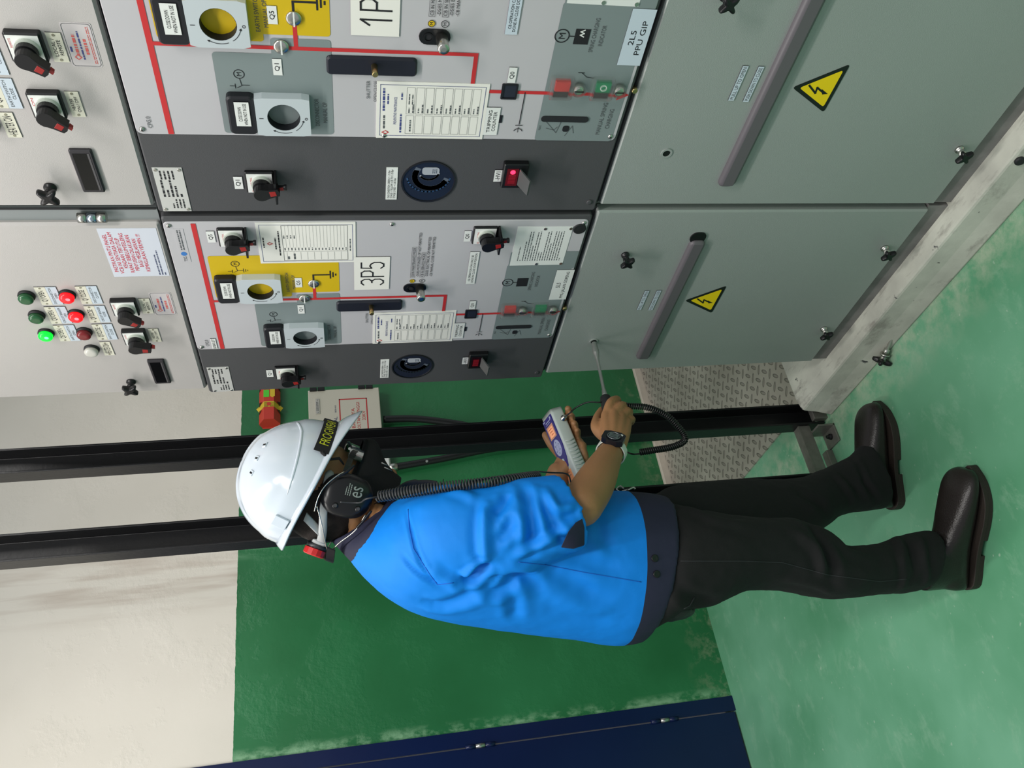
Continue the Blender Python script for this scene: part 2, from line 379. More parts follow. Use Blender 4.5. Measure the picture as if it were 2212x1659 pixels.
for z in (1.560, 1.348):
    b = MB(WF); b.rect(.860, z-.034, .903, z-.001, .05, .078, back=True) if False else None
    for zz in (z-.017, z+.017): b.rect(.889, zz-.0155, .906, zz+.0155, .046, .078, back=True)
    localize(b.build('hinge', black, bevel=.002), t)
b = MB(WF); b.rect(.770, 1.552, .848, 1.570, D-.0005, D+.003)
for s_ in (.776, .842): b.lathe(WF(s_, 1.561, D+.003), (0, -1, 0), [(0, .004), (.003, .003)], 1, 10)
b.scrib(.785, 1.556, .833, 1.567, 2, D+.0034, 2, 4)
localize(b.build('name_plate', [mat('dull_plate', (196, 192, 182), .35, .3), steel, inkgrey]), t)
# small junction box with its pipe, further left
t = thing('junction_box', 'small white junction box on the green wall behind the mask', 'wall box', (.53, YW, 1.30))
b = MB(WF); b.bevrect(.49, 1.262, .575, 1.345, 0, .045, .006); localize(b.build('box_body', white), t)
b = MB(WF); b.bevrect(.494, 1.266, .571, 1.341, .0455, .050, .003); localize(b.build('lid', white), t)
blkpipe = mat('black_conduit', (26, 27, 28), .4)
def pipe(name, pts, r, label, cat='pipe', flat=1.):
    b = MB(); P = [Vector(p) for p in pts]; out = []
    for i in range(len(P)-1):
        p0, p1, p2, p3 = P[max(i-1, 0)], P[i], P[i+1], P[min(i+2, len(P)-1)]
        for k in range(8):
            q = k/8; out.append(.5*((2*p1)+(p2-p0)*q+(2*p0-5*p1+4*p2-p3)*q*q+(3*p1-p0-3*p2+p3)*q**3))
    out.append(P[-1]); b.tube(out, r, n=12, flat=flat)
    o = b.build(name, blkpipe); props(o, label, cat); return o
pipe('conduit', [at(828, 906, YW-.03), at(900, 905, YW-.03), at(990, 916, YW-.03), at(1060, 930, YW-.03), at(1180, 935, YW-.03), at(1320, 925, YW-.03), at(1420, 915, YW-.03)], .016, 'black cable leaving the bottom of the cream wall cabinet', 'cable')
c2 = pipe('conduit', [at(852, 1009, YW-.03), at(950, 992, YW-.03), at(1060, 970, YW-.03), at(1180, 955, YW-.03), at(1330, 950, YW-.03), at(1400, 945, YW-.03)], .015, 'black conduit running down the green wall from the white junction box', 'pipe')
b = MB(); a_, e_ = at(838, 1012, YW-.03), at(858, 1008, YW-.03); b.tube([a_, e_], .019, n=14); o = b.build('pipe_socket', steel, c2)
b = MB(); a_ = at(922, 997, YW-.05); b.tube([a_, a_+Vector((0, -.004, 0))], .006, n=10); b.build('screw', steel, c2)
# automatic extinguisher box: red carton with yellow bands
t = thing('fire_extinguisher_box', 'red and yellow faceted fire extinguisher carton on the green wall beside the switchgear', 'fire extinguisher', (.86, YW, 1.775))
red = mat('glossy_red_card', (206, 62, 48), .4); yel = mat('card_yellow', (222, 190, 50), .4)
b = MB(WF)
S0, S1, Z0_, Z1_ = .755, .985, 1.722, 1.812
def facet(s0, s1, mi):
    # six-sided bar seen side-on, pinched corners
    pr = [(Z0_+.010, .004), (Z0_, .03), (Z0_+.024, .075), (Z1_-.024, .075), (Z1_, .03), (Z1_-.010, .004)]
    k_ = len(pr); vs = [WF(s_, z, d) for s_ in (s0, s1) for z, d in pr]
    b.add(vs, [[i, (i+1) % k_, k_+(i+1) % k_, k_+i] for i in range(k_)]+[list(range(k_)), [k_+i for i in range(k_)]], mi)
facet(S0, .818, 0); facet(.818, .846, 1); facet(.846, .94, 0); facet(.94, S1, 1)
for s_ in (.832,):
    for z, dz in ((Z1_, .012), (Z0_, -.012)):
        b.add([WF(s_-.016, z, .03), WF(s_+.016, z, .03), WF(s_, z+dz, .035), WF(s_, z-dz, .05)], [[0, 1, 2], [0, 3, 1], [0, 2, 3], [1, 3, 2]], 1)
for s_, w_ in ((.812, .010), (.852, .012), (.932, .012)):
    for z, dz in ((Z1_, -.02), (Z0_, .02)):
        b.add([WF(s_-w_, z-.0*dz, .031), WF(s_+w_, z, .031), WF(s_, z+dz*.62, .061)], [[0, 1, 2]], 2)
for i, s_ in enumerate((.820, .824, .829, .835, .840)):
    b.line([(s_, Z0_+.026), (s_, Z0_+.040)], .0016, .0756, 2); b.line([(s_, Z1_-.042), (s_, Z1_-.026)], .0016, .0756, 2)
b.poly(circ(.832, 1.767, .009), .075, .0758, 0)
b.poly([(.872, 1.742), (.918, 1.742), (.925, 1.752), (.918, 1.762), (.872, 1.762), (.865, 1.752)], .075, .0760, 1)
b.rect(.868, 1.766, .905, 1.790, .075, .0764, 3)
localize(b.build('carton', [red, yel, mat('dark_red_print', (70, 22, 20), .5), mat('green_sticker', (90, 214, 60), .5)]), t)
b = MB(WF); b.bevrect(.75, 1.735, .99, 1.80, 0, .006, .002); localize(b.build('wall_bracket', red), t)
# ================================================================= loose things on the floor
def star_knob(P, ax, size=.024, stem=.022, parent=None, mats=None, screw=0.):
    """four-lobed clamping knob, ax = outward axis; written at P"""
    b = MB(); ax = Vector(ax).normalized(); a = (Vector((0, 0, 1)) if abs(ax.z) < .9 else Vector((1, 0, 0)))
    a = (a-ax*a.dot(ax)).normalized(); c = ax.cross(a); P = Vector(P)
    a, c = (a+c).normalized(), (c-a).normalized()
    b.lathe(P, ax, [(0, size*.55), (.004, size*.55), (.005, size*.42), (stem*.5, size*.36), (stem, size*.5)], 1 if mats else 0)
    n_ = 48
    def prof(t): return size*(.74+.30*cos(4*t)+.06*cos(8*t))
    vs = []
    lv = [(stem-.002, .55), (stem+.001, .96), (stem+.005, 1.), (stem+.010, .97), (stem+.012, .80), (stem+.011, .30)]
    for h, q in lv: vs += [P+ax*h+(a*cos(2*pi*k/n_)+c*sin(2*pi*k/n_))*prof(2*pi*k/n_)*q for k in range(n_)]
    b.add(vs, [[i*n_+k, i*n_+(k+1) % n_, (i+1)*n_+(k+1) % n_, (i+1)*n_+k] for i in range(len(lv)-1) for k in range(n_)], 0, True)
    b.add(vs, [[(len(lv)-1)*n_+k for k in range(n_)], list(range(n_))[::-1]], 0)
    if screw: b.lathe(P, -ax, [(0, .008), (.014, .008), (.0145, .004), (screw, .004)], 1, 14)
    return b
kn = star_knob((-.070, -.131, .020), (-.42, .905, .08), .024, .018, mats=1, screw=.052)
o = kn.build('clamping_knob', [black, steel]); props(o, 'loose black star knob with its screw lying on the green floor near the plinth', 'knob')
pq = atx(2204, 349, -.045); b = MB(); b.lathe(pq+Vector((.004, 0, 0)), (-1, 0, .3), [(0, .010), (.005, .010), (.007, .006)], 0, 18)  # dark disc added to stand for an oval hole in the concrete
props(b.build('plinth_hole_disc', rubber), 'dark round disc added in place of a hole in the front of the concrete plinth, at the picture edge', 'plug')
# ================================================================= switchgear
def rotary(C, par, s, z, w=.05, h=.05, ang=-50, kind='lv', label=None, rows=None):
    """cam switch: frame and face, round base, black lever knob (sub-part) turned by ang"""
    b = MB(C); b.bevrect(s-w/2, z-h/2, s+w/2, z+h/2, 0, .011, .002, 0, .003)
    b.rect(s-w/2+.003, z-h/2+.003, s+w/2-.003, z+h/2-.003, .011, .0118, 1)
    b.poly(circ(s, z-.003, w*.36), .0118, .017, 2)
    if kind == 'lv':
        b.text('REMOTE' if rows == 'r' else 'ON', s+.002, z+h/2-.009, s+w/2-.008, z+h/2-.0055, .0120, 3); b.text('0', s-w/2+.005, z-h/2+.014, s-w/2+.009, z-h/2+.019, .0120, 3)
    else:
        b.text('NEUTRAL', s-.004, z+h/2-.012, s+.014, z+h/2-.0085, .0120, 3); b.text('0', s-w/2+.005, z+.010, s-w/2+.009, z+.015, .0120, 3)
    o = b.build('rotary_switch', [black, white, mat('pale_grey_plastic', (190, 196, 186), .4), redink], par)
    k = MB(C); t = rad(ang); ca, sa = cos(t), sin(t)
    def L(a, c_): return (s+a*ca-c_*sa, z-.003+a*sa+c_*ca)
    k.poly(circ(s, z-.003, w*.31, 24), .017, .026, 0, side=0)
    r_ = w*.27; out = [L(r_*cos(rad(q)), r_*sin(rad(q))) for q in range(60, 301, 20)] + [L(w*.30, -w*.19), L(w*.62, -w*.15), L(w*.66, 0), L(w*.62, w*.15), L(w*.30, w*.19)]
    k.poly(out, .026, .043, 0)
    k.poly([L(w*.30, -w*.12), L(w*.52, -w*.10), L(w*.52, w*.10), L(w*.30, w*.12)], .043, .0434, 1)
    k.add([C(*L(w*.66, -.003), .026), C(*L(w*.66, .003), .026), C(*L(w*.78, .003), .028), C(*L(w*.78, -.003), .028), C(*L(w*.66, -.003), .034), C(*L(w*.66, .003), .034), C(*L(w*.78, .003), .034), C(*L(w*.78, -.003), .034)],
          [[0, 1, 2, 3], [4, 5, 6, 7], [0, 3, 7, 4], [1, 2, 6, 5], [2, 3, 7, 6]], 1)
    if kind != 'lv':
        k.lathe(C(s+w*.16, z-h/2-.012, .030), C(0, -1, 0)-C(0, 0, 0), [(-.012, .004), (.004, .004), (.006, .0055), (.010, .0055)], 0, 12)
        k.rect(s-w*.5, z-h/2-.005, s+w*.5, z-h/2-.001, .0, .040, 0)
    kb = k.build('lever_knob', [black, redpl], o, bevel=.0012)
    return o
def lamp(C, par, s, z, base, lit=None, es=4.):
    m_ = mat('lens_'+'_'.join(map(str, base))+('_lit' if lit else ''), base, .25, emit=lit, es=es if lit else 0)
    b = MB(C); n_ = C(0, 0, 1)-C(0, 0, 0)
    b.lathe(C(s, z, 0), n_, [(0, .0160), (.004, .0160), (.0045, .0145), (.006, .0145)], 1)
    b.lathe(C(s, z, 0), n_, [(.005, .0140), (.012, .0142), (.0145, .0125), (.0155, .008), (.0155, .004)], 0)
    if lit:
        hot = mat('hot_'+'_'.join(map(str, base)), base, .3, emit=tuple(min(255, x+110) for x in lit), es=es*2.2)
        b.poly(circ(s+.002, z-.003, .0042, 16), .0156, .0159, 2); mm = [m_, rubber, hot]
    else: mm = [m_, rubber]
    o = b.build('indicator_lamp', mm, par)
    nm = {True: 'lit ', False: 'unlit '}[bool(lit)]+('green' if base[1] > base[0]+10 else 'red' if base[0] > base[1]+30 else 'white')
    o['label'] = nm+' indicator lamp'; return o
def engraved(C, par, s0, z0, s1, z1, rows, mt_=None, d=0., name='name_label', screws=False, ml=.12, im=None, gap=.5):
    b = MB(C); b.rect(s0, z0, s1, z1, d, d+.0016, 0, side=2)
    w, h = s1-s0, z1-z0
    mx = max(len(r) for r in rows); tw = min(w*(1-2*ml), mx*h/len(rows)*.50)
    if screws:
        for q in (s0+.004, s1-.004): b.poly(circ(q, (z0+z1)/2, .0022, 10), d+.0016, d+.0022, 3)
    b.lines(rows, (s0+s1)/2-tw/2, z0+h*.2, (s0+s1)/2+tw/2, z1-h*.2, d+.0019, 1, gap)
    return b.build(name, [mt_ or white, im or ink, black, mat('dull_screw', (150, 148, 128), .4, .4)], par)
def screw(C, par, s, z, d, r=.005):
    b = MB(C); n_ = C(0, 0, 1)-C(0, 0, 0); b.lathe(C(s, z, d), n_, [(0, r), (.0015, r), (.003, r*.6), (.0034, r*.3)], 0, 14); b.poly(circ(s, z, r*.32, 6), d+.0034, d+.0038, 1)
    return b.build('screw', [steel, black], par)
def hood(C, par, s0, s1, z0, z1, zs, inner, nm):
    """sliding cover with an operating hole"""
    b = MB(C); D = .0205
    b.bevrect(s0, zs, s1, z1, 0, D, .003, 0, .008)
    engr = (s0+.020, zs+.009, s1-.008, z1-.012)
    o = b.build('cover_hood', blackm, par)
    cs, cz, r_ = (s0+s1)/2, (z0+zs)/2-.001, .0265
    p = MB(C); out = []
    N = 32
    for k in range(N):
        a = 2*pi*(k+.5)/N; x, y = cos(a), sin(a); q = min((s1-s0)/2/abs(x) if abs(x) > 1e-6 else 9, (zs-z0)/2/abs(y) if abs(y) > 1e-6 else 9); out.append(((s0+s1)/2+x*q, (z0+zs)/2+y*q))
    inn = [(cs+r_*cos(2*pi*(k+.5)/N), cz+r_*sin(2*pi*(k+.5)/N)) for k in range(N)]
    p.ring(0, 0, 0, 0, .0, D+.001, 0, inner=inn, outer=out)
    p.ring(cs, cz, r_-.0008, r_+.0002, .0056, D+.0002, 3)
    p.line([(cs-.002, zs-.011), (cs-.002, zs-.0055)], .0012, D+.0014, 1); p.lines(['0'], cs-.004, z0+.004, cs+.001, z0+.009, D+.0014, 1)
    def arc(a0, a1): return [(cs+(r_+.005)*cos(rad(a0+(a1-a0)*k/8)), cz+(r_+.005)*sin(rad(a0+(a1-a0)*k/8))) for k in range(9)]
    for a0, a1 in ((200, 150), (215, 255)):
        q = arc(a0, a1); p.line(q, .0009, D+.0014, 1)
        e, f = Vector(q[-1]), Vector(q[-3]); t_ = (e-f).normalized(); nn = Vector((-t_.y, t_.x))*.0022
        p.poly([tuple(e+t_*.004), tuple(e+nn), tuple(e-nn)], D+.0013, D+.0014, 1)
    pl = p.build('guide_plate', [mat('satin_aluminium', (200, 208, 212), .35, .15), ink, inner, blackm], o)
    q = MB(C); q.poly(circ(cs, cz, r_+.002), .0055, .0062, 0); q.build('dial', [inner], o)
    engraved(C, o, *engr, ['CLOSE DOWN', 'WHEN NOT IN USE'], d=D, ml=.06)
    return o
def xf(C, pts): return [C(a, b, c) for a, b, c in pts]
def motor(b, s, z, r, d, mi):
    b.ring(s, z, r*.86, r, d-.0002, d, mi, 24); b.text('M', s-r*.42, z-r*.42, s+r*.42, z+r*.42, d, mi)
STRO = {'1': [[(.1, .72), (.6, 1), (.6, 0)]], '3': [[(.0, .9), (.3, 1), (.7, 1), (1, .85), (1, .65), (.7, .53), (.4, .52)], [(.7, .51), (1, .38), (1, .15), (.7, 0), (.3, 0), (0, .12)]],
        'P': [[(0, 0), (0, 1), (.7, 1), (1, .86), (1, .62), (.7, .48), (.03, .48)]], '5': [[(.95, 1), (.05, 1), (.0, .56)], [(.02, .54), (.4, .62), (.75, .56), (1, .42), (1, .16), (.72, 0), (.3, 0), (0, .12)]]}
def digits(b, t_, s0, z0, s1, z1, d):
    w = (s1-s0)/len(t_)
    for i, ch in enumerate(t_):
        for st in STRO[ch]: b.line([(s0+w*(i+.14+.68*x), z0+(z1-z0)*y) for x, y in st], .0030, d, 1)
def cabinet(label, Yo, v):
    root = thing('switchgear_cabinet', label, 'electrical cabinet', (0, Yo, 0), 'switchgear panels in a row')
    C = Frame((0, 0, 0), (0, -1, 0), (0, 0, 1), (-1, 0, 0))     # s to the right, z up, d out of the front
    A = v == 'near'
    # ---- bodies
    b = MB(C); b.rect(0, .100, .604, .149, -1.1, -.010, back=True); b.build('base_frame', mat('scuffed_base_paint', (124, 122, 120), .55, bump=.4, bscale=60, var=.6, vscale=16), root)
    b = MB(C); b.rect(.004, .149, .603, .940, -1.1, -.026, back=True); b.build('lower_body', doorpaint, root)
    b = MB(C); b.bevrect(.002, .150, .599, .931, -.022, 0, .004, 0, .004); dl = b.build('lower_door', doorpaint, root)
    b = MB(C); b.rect(0, .932, .604, 1.783, -1.1, -.012, back=True); b.build('middle_body', rubber, root)
    b = MB(C); b.bevrect(-.010, .941, .592, 1.779, -.012, .004, .003, 0, .006); mid = b.build('middle_panel', charcoal, root)
    b = MB(C); b.rect(.0, 1.784, .604, 2.42, -.55, -.010, back=True); b.build('control_box', mat('frame_grey_paint', (132, 137, 137), .45), root)
    b = MB(C); b.bevrect(0, 1.785, .572, 2.40, -.010, 0, .005, 0, .006); lv = b.build('control_door', lvpaint, root)
    b = MB(C); b.rect(.600, 1.785, .6038, 2.42, -.03, -.008); b.build('door_seal', rubber, root)
    # hinge of the control door, on the right
    b = MB(C)
    for i in range(3):
        z = 1.872+i*.0165; b.tube([C(.590, z, .002), C(.590, z+.0155, .002)], .0095, [0, 1, 0][i], 14)
    b.build('hinge', [steel, mat('bright_zinc', (176, 190, 200), .25, 1.)], root)
    # ---- front plate
    P = .0055; T = P+.0005
    b = MB(C); b.bevrect(.172, .946, .581, 1.778, .004, P, .0012, 0, .010)
    b.build('mimic_plate', platepaint, mid)
    m_ = MB(C)
    def zone(pts, mi, d=T): m_.add([C(a, c, d) for a, c in pts], [list(range(len(pts)))], mi)
    def zr(a, c, e, f, mi, d=T): zone([(a, c), (e, c), (e, f), (a, f)], mi, d)
    # yellow earth switch zone and grey zones
    zone(rr(.355, 1.558, .486, 1.712, .005), 1); zone(rr(.368, 1.458, .486, 1.562, .005), 1, T+.00012)
    zone(rr(.178, 1.458, .334, 1.638, .006), 2); zone(rr(.325, 1.458, .362, 1.549, .005), 2, T+.00012)
    zone(rr(.172, .953, .445, 1.100, .006), 2)
    zone(rr(.430, .948, .486, 1.098, .004), 2, T+.00012)
    # red busbar line
    R = T+.0003
    zr(.174, 1.7195, .577, 1.7285, 0, R); zr(.342, 1.2240, .3485, 1.7200, 0, R+.00005); zr(.272, 1.2235, .3485, 1.2305, 0, R+.0001)
    zr(.272, .965, .2785, 1.2235, 0, R); zone([(.2640, .967), (.2865, .967), (.2752, .946)], 0, R); zr(.3485, 1.5075, .392, 1.5140, 0, R)
    # black symbols
    S = R+.0002
    m_.line([(.396, 1.511), (.424, 1.511), (.424, 1.477)], .0035, S, 3)
    for i, w_ in enumerate((.022, .013, .004)): m_.line([(.424-w_/2, 1.476-i*.0055), (.424+w_/2, 1.476-i*.0055)], .0028, S, 3)
    def iso(s, z, earth):
        motor(m_, s+.0215, z, .0085, S, 3); m_.line([(s+.013, z), (s+.001, z-.002)], .001, S, 3)
        m_.line([(s-.001, z+.016), (s-.001, z+.008)], .001, S, 3); m_.line([(s-.005, z+.008), (s+.003, z+.008)], .001, S, 3); m_.line([(s-.004, z+.005), (s+.001, z-.004), (s+.001, z-.014)], .001, S, 3)
        if earth:
            for i, w_ in enumerate((.011, .007, .003)): m_.line([(s+.001-w_/2, z-.014-i*.004), (s+.001+w_/2, z-.014-i*.004)], .001, S, 3)
    iso(.441, 1.662, True); iso(.274, 1.602, False)
    m_.lines(['EARTH SWITCH', 'MANUAL OP'], .372, 1.549, .432, 1.568, S, 4, .9); m_.lines(['DISCONNECTOR', 'MANUAL OP'], .196, 1.468, .252, 1.488, S, 4, .9)
    m_.text('SHUTTER', .255, 1.397, .290, 1.403, S, 4); m_.text('OPEN/CLOSE', .249, 1.386, .290, 1.391, S, 4)
    m_.text('CPG.0', .186, 1.751, .209, 1.758, S, 4)
    for i, t_ in enumerate(('CB IN MAINTENANCE MODE', '-DS/ES MOTORIZED OP NOT PERMITTED', 'CB IN SERVICE MODE', '-DS/ES ELECTRICAL OP PERMITTED', '-CB MANUAL CLOSE NOT PERMITTED')):
        z = 1.3065-(0, .0105, .0205, .030, .039)[i]; w_ = len(t_)*.0041
        m_.text(t_, .412, z-.0055, .412+w_, z, S, 3)
        if i in (0, 2):
            for q in ([(.410, z-.0075), (.4145+w_, z-.0075)], [(.4145+w_, z-.0075), (.4145+w_, z+.002)], [(.4145+w_, z+.002), (.410, z+.002)], [(.410, z+.002), (.410, z-.0075)]): m_.line(q, .0005, S, 3)
    m_.poly(circ(.398, 1.3035, .0058), S-.0001, S, 1); motor(m_, .398, 1.3035, .0058, S+.0002, 3); motor(m_, .398, 1.2825, .0062, S, 3)
    # spring charging corner
    motor(m_, .386, 1.091, .0125, S, 3); m_.line([(.386, 1.079), (.386, 1.070)], .0018, S, 3)
    zr(.372, 1.045, .400, 1.070, 3, S)
    if A: m_.line([(.386+q*.003, 1.055+(.006 if q % 2 else 0)) for q in range(5)], .002, S+.0002, 5)
    m_.lines(['SPRING CHARGING', 'INDICATOR'], .358, 1.020, .420, 1.041, S, 4, .9); m_.lines(['MANUAL SPRING', 'CHARGING'], .188, .965, .258, .988, S, 4, .9)
    m_.line([(.275, 1.134), (.208, 1.134)], .0016, S, 3)
    for q in range(6):
        a0, a1 = rad(-70+q*23), rad(-70+(q+1)*23); m_.line([(.190+.008*cos(a0), 1.134+.008*sin(a0)), (.190+.008*cos(a1), 1.134+.008*sin(a1))], .0014, S, 3)
    m_.line([(.205, 1.128), (.205, 1.140)], .0014, S, 3); m_.line([(.201, 1.1345), (.190, 1.1345)], .001, S, 3)
    m_.line([(.318, 1.042), (.310, 1.032), (.308, 1.018)], .0010, S, 3); m_.line([(.318, 1.048), (.318, 1.038)], .0014, S, 3)
    m_.line([(.214, 1.085), (.190, 1.063), (.214, 1.058)], .001, S, 4); m_.line([(.200, 1.083), (.196, 1.068), (.203, 1.063)], .001, S, 4); m_.text('MAX', .196, 1.093, .206, 1.097, S, 4)
    m_.line([(.184, 1.045), (.206, 1.035), (.190, 1.030)], .001, S, 4)
    m_.poly(rr(.193, 1.040, .206, 1.052, .004), T, S+.0003, 5 if False else 3)
    m_.build('mimic_print', [mat('busbar_red', (196, 48, 50), .45), yellow, greyzone, ink, inkgrey, white], mid)
    # ---- on the plate
    hood(C, mid, .352, .430, 1.577, 1.708, 1.664, mat('yellow_dial', (196, 166, 8), .5), 'earth'); hood(C, mid, .186, .262, 1.496, 1.627, 1.583, mat('grey_dial', (112, 122, 122), .5), 'dis')
    for s, z in ((.397, 1.511), (.348, 1.533)):
        b = MB(C); b.lathe(C(s, z, P), (-1, 0, 0), [(0, .012), (.003, .012), (.0045, .010), (.0048, .004)], 0); b.rect(s-.012, z-.0012, s+.012, z+.0012, .009, .0105, 1)
        b.build('position_indicator', [chrome, white], mid)
    ql = lambda t_, a, z, w_=.030, h_=.014: engraved(C, mid, a, z, a+w_, z+h_, [t_], d=P, ml=.2)
    ql('Q5', .386, 1.535); ql('Q1', .296, 1.535); ql('Q0', .2945, 1.155); ql('Q5', .526, 1.6895, .031, .0145); ql('Q0', .521, 1.190, .031, .0145); 
    engraved(C, mid, .050, 1.6225, .079, 1.6375, ['Q1'], d=.004, ml=.2)
    # shutter lever recess with brass pin
    b = MB(C); b.bevrect(.302, 1.322, .336, 1.466, .004, P+.006, .003, 0, .007); o = b.build('shutter_slide', mat('blue_black_plastic', (24, 26, 38), .5), mid)
    b = MB(C); b.lathe(C(.322, 1.391, P+.006), (-1, 0, 0), [(0, .005), (.022, .005), (.023, .0042)], 0, 16); b.build('pin', brass, o)
    # key slot with chrome plunger
    b = MB(C); b.poly(rr(.362, 1.272, .389, 1.322, .0134), P, P+.0028, 0); b.ring(.3755, 1.307, .006, .008, P, P+.0045, 0); b.poly(circ(.3755, 1.307, .005), P+.0028, P+.003, 1)
    o = b.build('interlock_slot', [black, rubber], mid)
    b = MB(C); b.lathe(C(.3755, 1.286, P+.002), (-1, 0, 0), [(0, .0095), (.030, .0095), (.032, .0085), (.0325, .004)], 0, 24); b.build('plunger', chrome, o)
    # Q0 window, counter window, charging slot
    b = MB(C); b.rect(.262, 1.149, .291, 1.175, P, P+.001, 1); b.ring(0, 0, 0, 0, P, P+.0025, 0, inner=rr(.264, 1.151, .289, 1.173, .001), outer=rr(.261, 1.148, .292, 1.176, .002))
    b.build('breaker_window', [blackm, mat('grey_window', (88, 92, 84) if A else (40, 44, 56), .3)], mid)
    b = MB(C); b.rect(.210, 1.166, .226, 1.176, P, P+.001, 0); b.build('counter_window', blackm, mid)
    b = MB(C); b.poly(rr(.215, 1.008, .227, 1.096, .006), P, P+.0022, 0); b.build('charging_slot', mat('slot_black', (34, 35, 38), .6), mid)
    engraved(C, mid, .183, 1.172, .243, 1.197, ['TRIPPING', 'COUNTER'], d=P, ml=.10)
    engraved(C, mid, .385, 1.166, .489, 1.186, ['CB OPERATION CAN ONLY BE', 'DONE IN CLOSE DOOR POSITION'], bluelab if A else white, d=P, ml=.05)
    for i, (z, col, nm) in enumerate(((1.071, (196, 60, 56), 'red'), (.998, (24, 130, 84), 'green'))):
        b = MB(C); b.rect(.284, z-.012, .302, z+.014, P, P+.006, 0); b.rect(.270, z-.012, .284, z+.014, P, P+.004, 1)
        if nm == 'green' and A: b.ring(.293, z+.001, .0045, .006, P+.006, P+.0065, 2)
        o = b.build('push_button', [mat('button_'+nm, col, .4), mat('button_dark', (52, 46, 46), .5), white], mid); o['label'] = nm+' push button under a clear cover'
        b = MB(C); b.bevrect(.270, z-.018, .312, z+.024, P, P+.016, .003, 0, .005); b.poly(circ(.289, z-.028, .013), P, P+.012, 0)
        b.build('clear_cover', glass, o)
        b = MB(C); b.lathe(C(.289, z-.028, P), (-1, 0, 0), [(0, .0095), (.010, .0095), (.0135, .006)], 0, 18); b.rect(.2882, z-.036, .2898, z-.020, P+.013, P+.0142, 1); b.build('lock_screw', [chrome, black], o)
    if A: engraved(C, mid, .336, .944, .440, .985, ['2L5', 'PPU GIP'], bluelab, d=P, ml=.2, gap=.6)
    else: engraved(C, mid, .322, .944, .426, .985, ['5L5', 'PMU JALAN GOPENG'], d=P, ml=.06, gap=.7)
    b = MB(C); b.rect(.373, 1.353, .478, 1.427, P, P+.0016, 0, side=2); tx = '1P5' if A else '3P5'; digits(b, tx, .386, 1.366, .466, 1.412, P+.002)
    b.build('number_plate', [paper, ink, black], mid)
    # maintenance cards
    def card(s0, z0, s1, z1, kind):
        b = MB(C); b.rect(s0, z0, s1, z1, P, P+.0014, 0); d = P+.0018; w, h = s1-s0, z1-z0
        def fr2(a, c, e, f, lw=.0006, mi=1):
            for q in ([(a, c), (e, c)], [(e, c), (e, f)], [(e, f), (a, f)], [(a, f), (a, c)]): b.line(q, lw, d, mi)
        m2 = .006; fr2(s0+m2, z0+m2, s1-m2, z1-m2, .0007, 3)
        b.line([(s0+w*.08, z1-.016), (s0+w*.11, z1-.010), (s0+w*.14, z1-.016), (s0+w*.11, z1-.021), (s0+w*.08, z1-.016)], .0014, d, 2) if kind else b.line([(s0+w*.47, z1-.022), (s0+w*.5, z1-.018), (s0+w*.53, z1-.022), (s0+w*.5, z1-.028), (s0+w*.47, z1-.022)], .0014, d, 2)
        if kind:
            b.scrib(s0+w*.5, z1-.015, s1-w*.1, z1-.009, 1, d, 3, 3, .6); b.scrib(s0+w*.18, z1-.016, s0+w*.42, z1-.010, 1, d, 4, 5, .5); b.scrib(s0+w*.62, z1-.021, s0+w*.80, z1-.017, 1, d, 3, 5, .6)
            b.text('PREVENTIVE MAINTENANCE', s0+w*.26, z1-.034, s1-w*.26, z1-.029, d, 3); b.scrib(s0+w*.11, z1-.044, s0+w*.45, z1-.039, 1, d, 3, 8, .6); b.scrib(s1-w*.3, z1-.044, s1-w*.18, z1-.040, 1, d, 3, 8, .6)
            rows = 8; t0 = z1-.050; rh = (t0-z0-.011)/rows
            for i in range(rows):
                a = t0-i*rh; fr2(s0+w*.09, a-rh+.0025, s0+w*.42, a, .0004, 4); fr2(s0+w*.45, a-rh+.0025, s1-w*.09, a, .0004, 4)
                b.scrib(s0+w*.47, a-rh*.45, s0+w*.56, a-rh*.15, 1, d, 4, i, .4); b.scrib(s0+w*.47, a-rh*.9, s0+w*.62, a-rh*.55, 1, d, 4, i+9, .4)
            b.scrib(s0+w*.62, t0-rh*.8, s0+w*.80, t0-rh*.1, 2, d, 4, 77, .3); b.scrib(s0+w*.13, t0-rh*.7, s0+w*.34, t0-rh*.3, 1, d, 4, 76, .4)
        else:
            b.scrib(s0+w*.4, z1-.013, s1-w*.35, z1-.009, 1, d, 1, 3, .6); b.scrib(s0+w*.36, z1-.036, s1-w*.36, z1-.031, 1, d, 1, 3, .5); b.scrib(s0+w*.2, z1-.043, s1-w*.2, z1-.038, 1, d, 1, 6, .5)
            t0 = z1-.047; rows = 19; rh = (t0-z0-.016)/rows; fr2(s0+w*.07, z0+.016, s1-w*.07, t0, .0006, 1)
            b.line([(s0+w*.30, z0+.016), (s0+w*.30, t0)], .0005, d, 4)
            for i in range(rows):
                a = t0-i*rh; b.line([(s0+w*.40, a), (s1-w*.07, a)], .0003, d, 4); b.scrib(s0+w*.33, a-rh*.8, s0+w*.39, a-rh*.2, 1, d, 4, i, .5)
                if i % 2 == 0: b.line([(s0+w*.09, a-rh), (s0+w*.28, a-rh)], .0004, d, 4)
            b.scrib(s0+w*.10, t0-rh*4, s0+w*.25, t0-rh*.5, 2, d, 4, 22, .3); b.scrib(s0+w*.62, t0-rh*4, s0+w*.70, t0, 4, d, 4, 24, .3)
            b.scrib(s0+w*.3, z0+.009, s0+w*.6, z0+.013, 1, d, 4, 5, .5)
        o = b.build('record_card', [paper, ink, redink, blueink, inkgrey], mid); o['label'] = 'white maintenance record card' if kind else 'cream ruled record card'
    card(.173, 1.197, .290, 1.386, 1)
    card(.463, 1.423, .579, 1.612, 0)
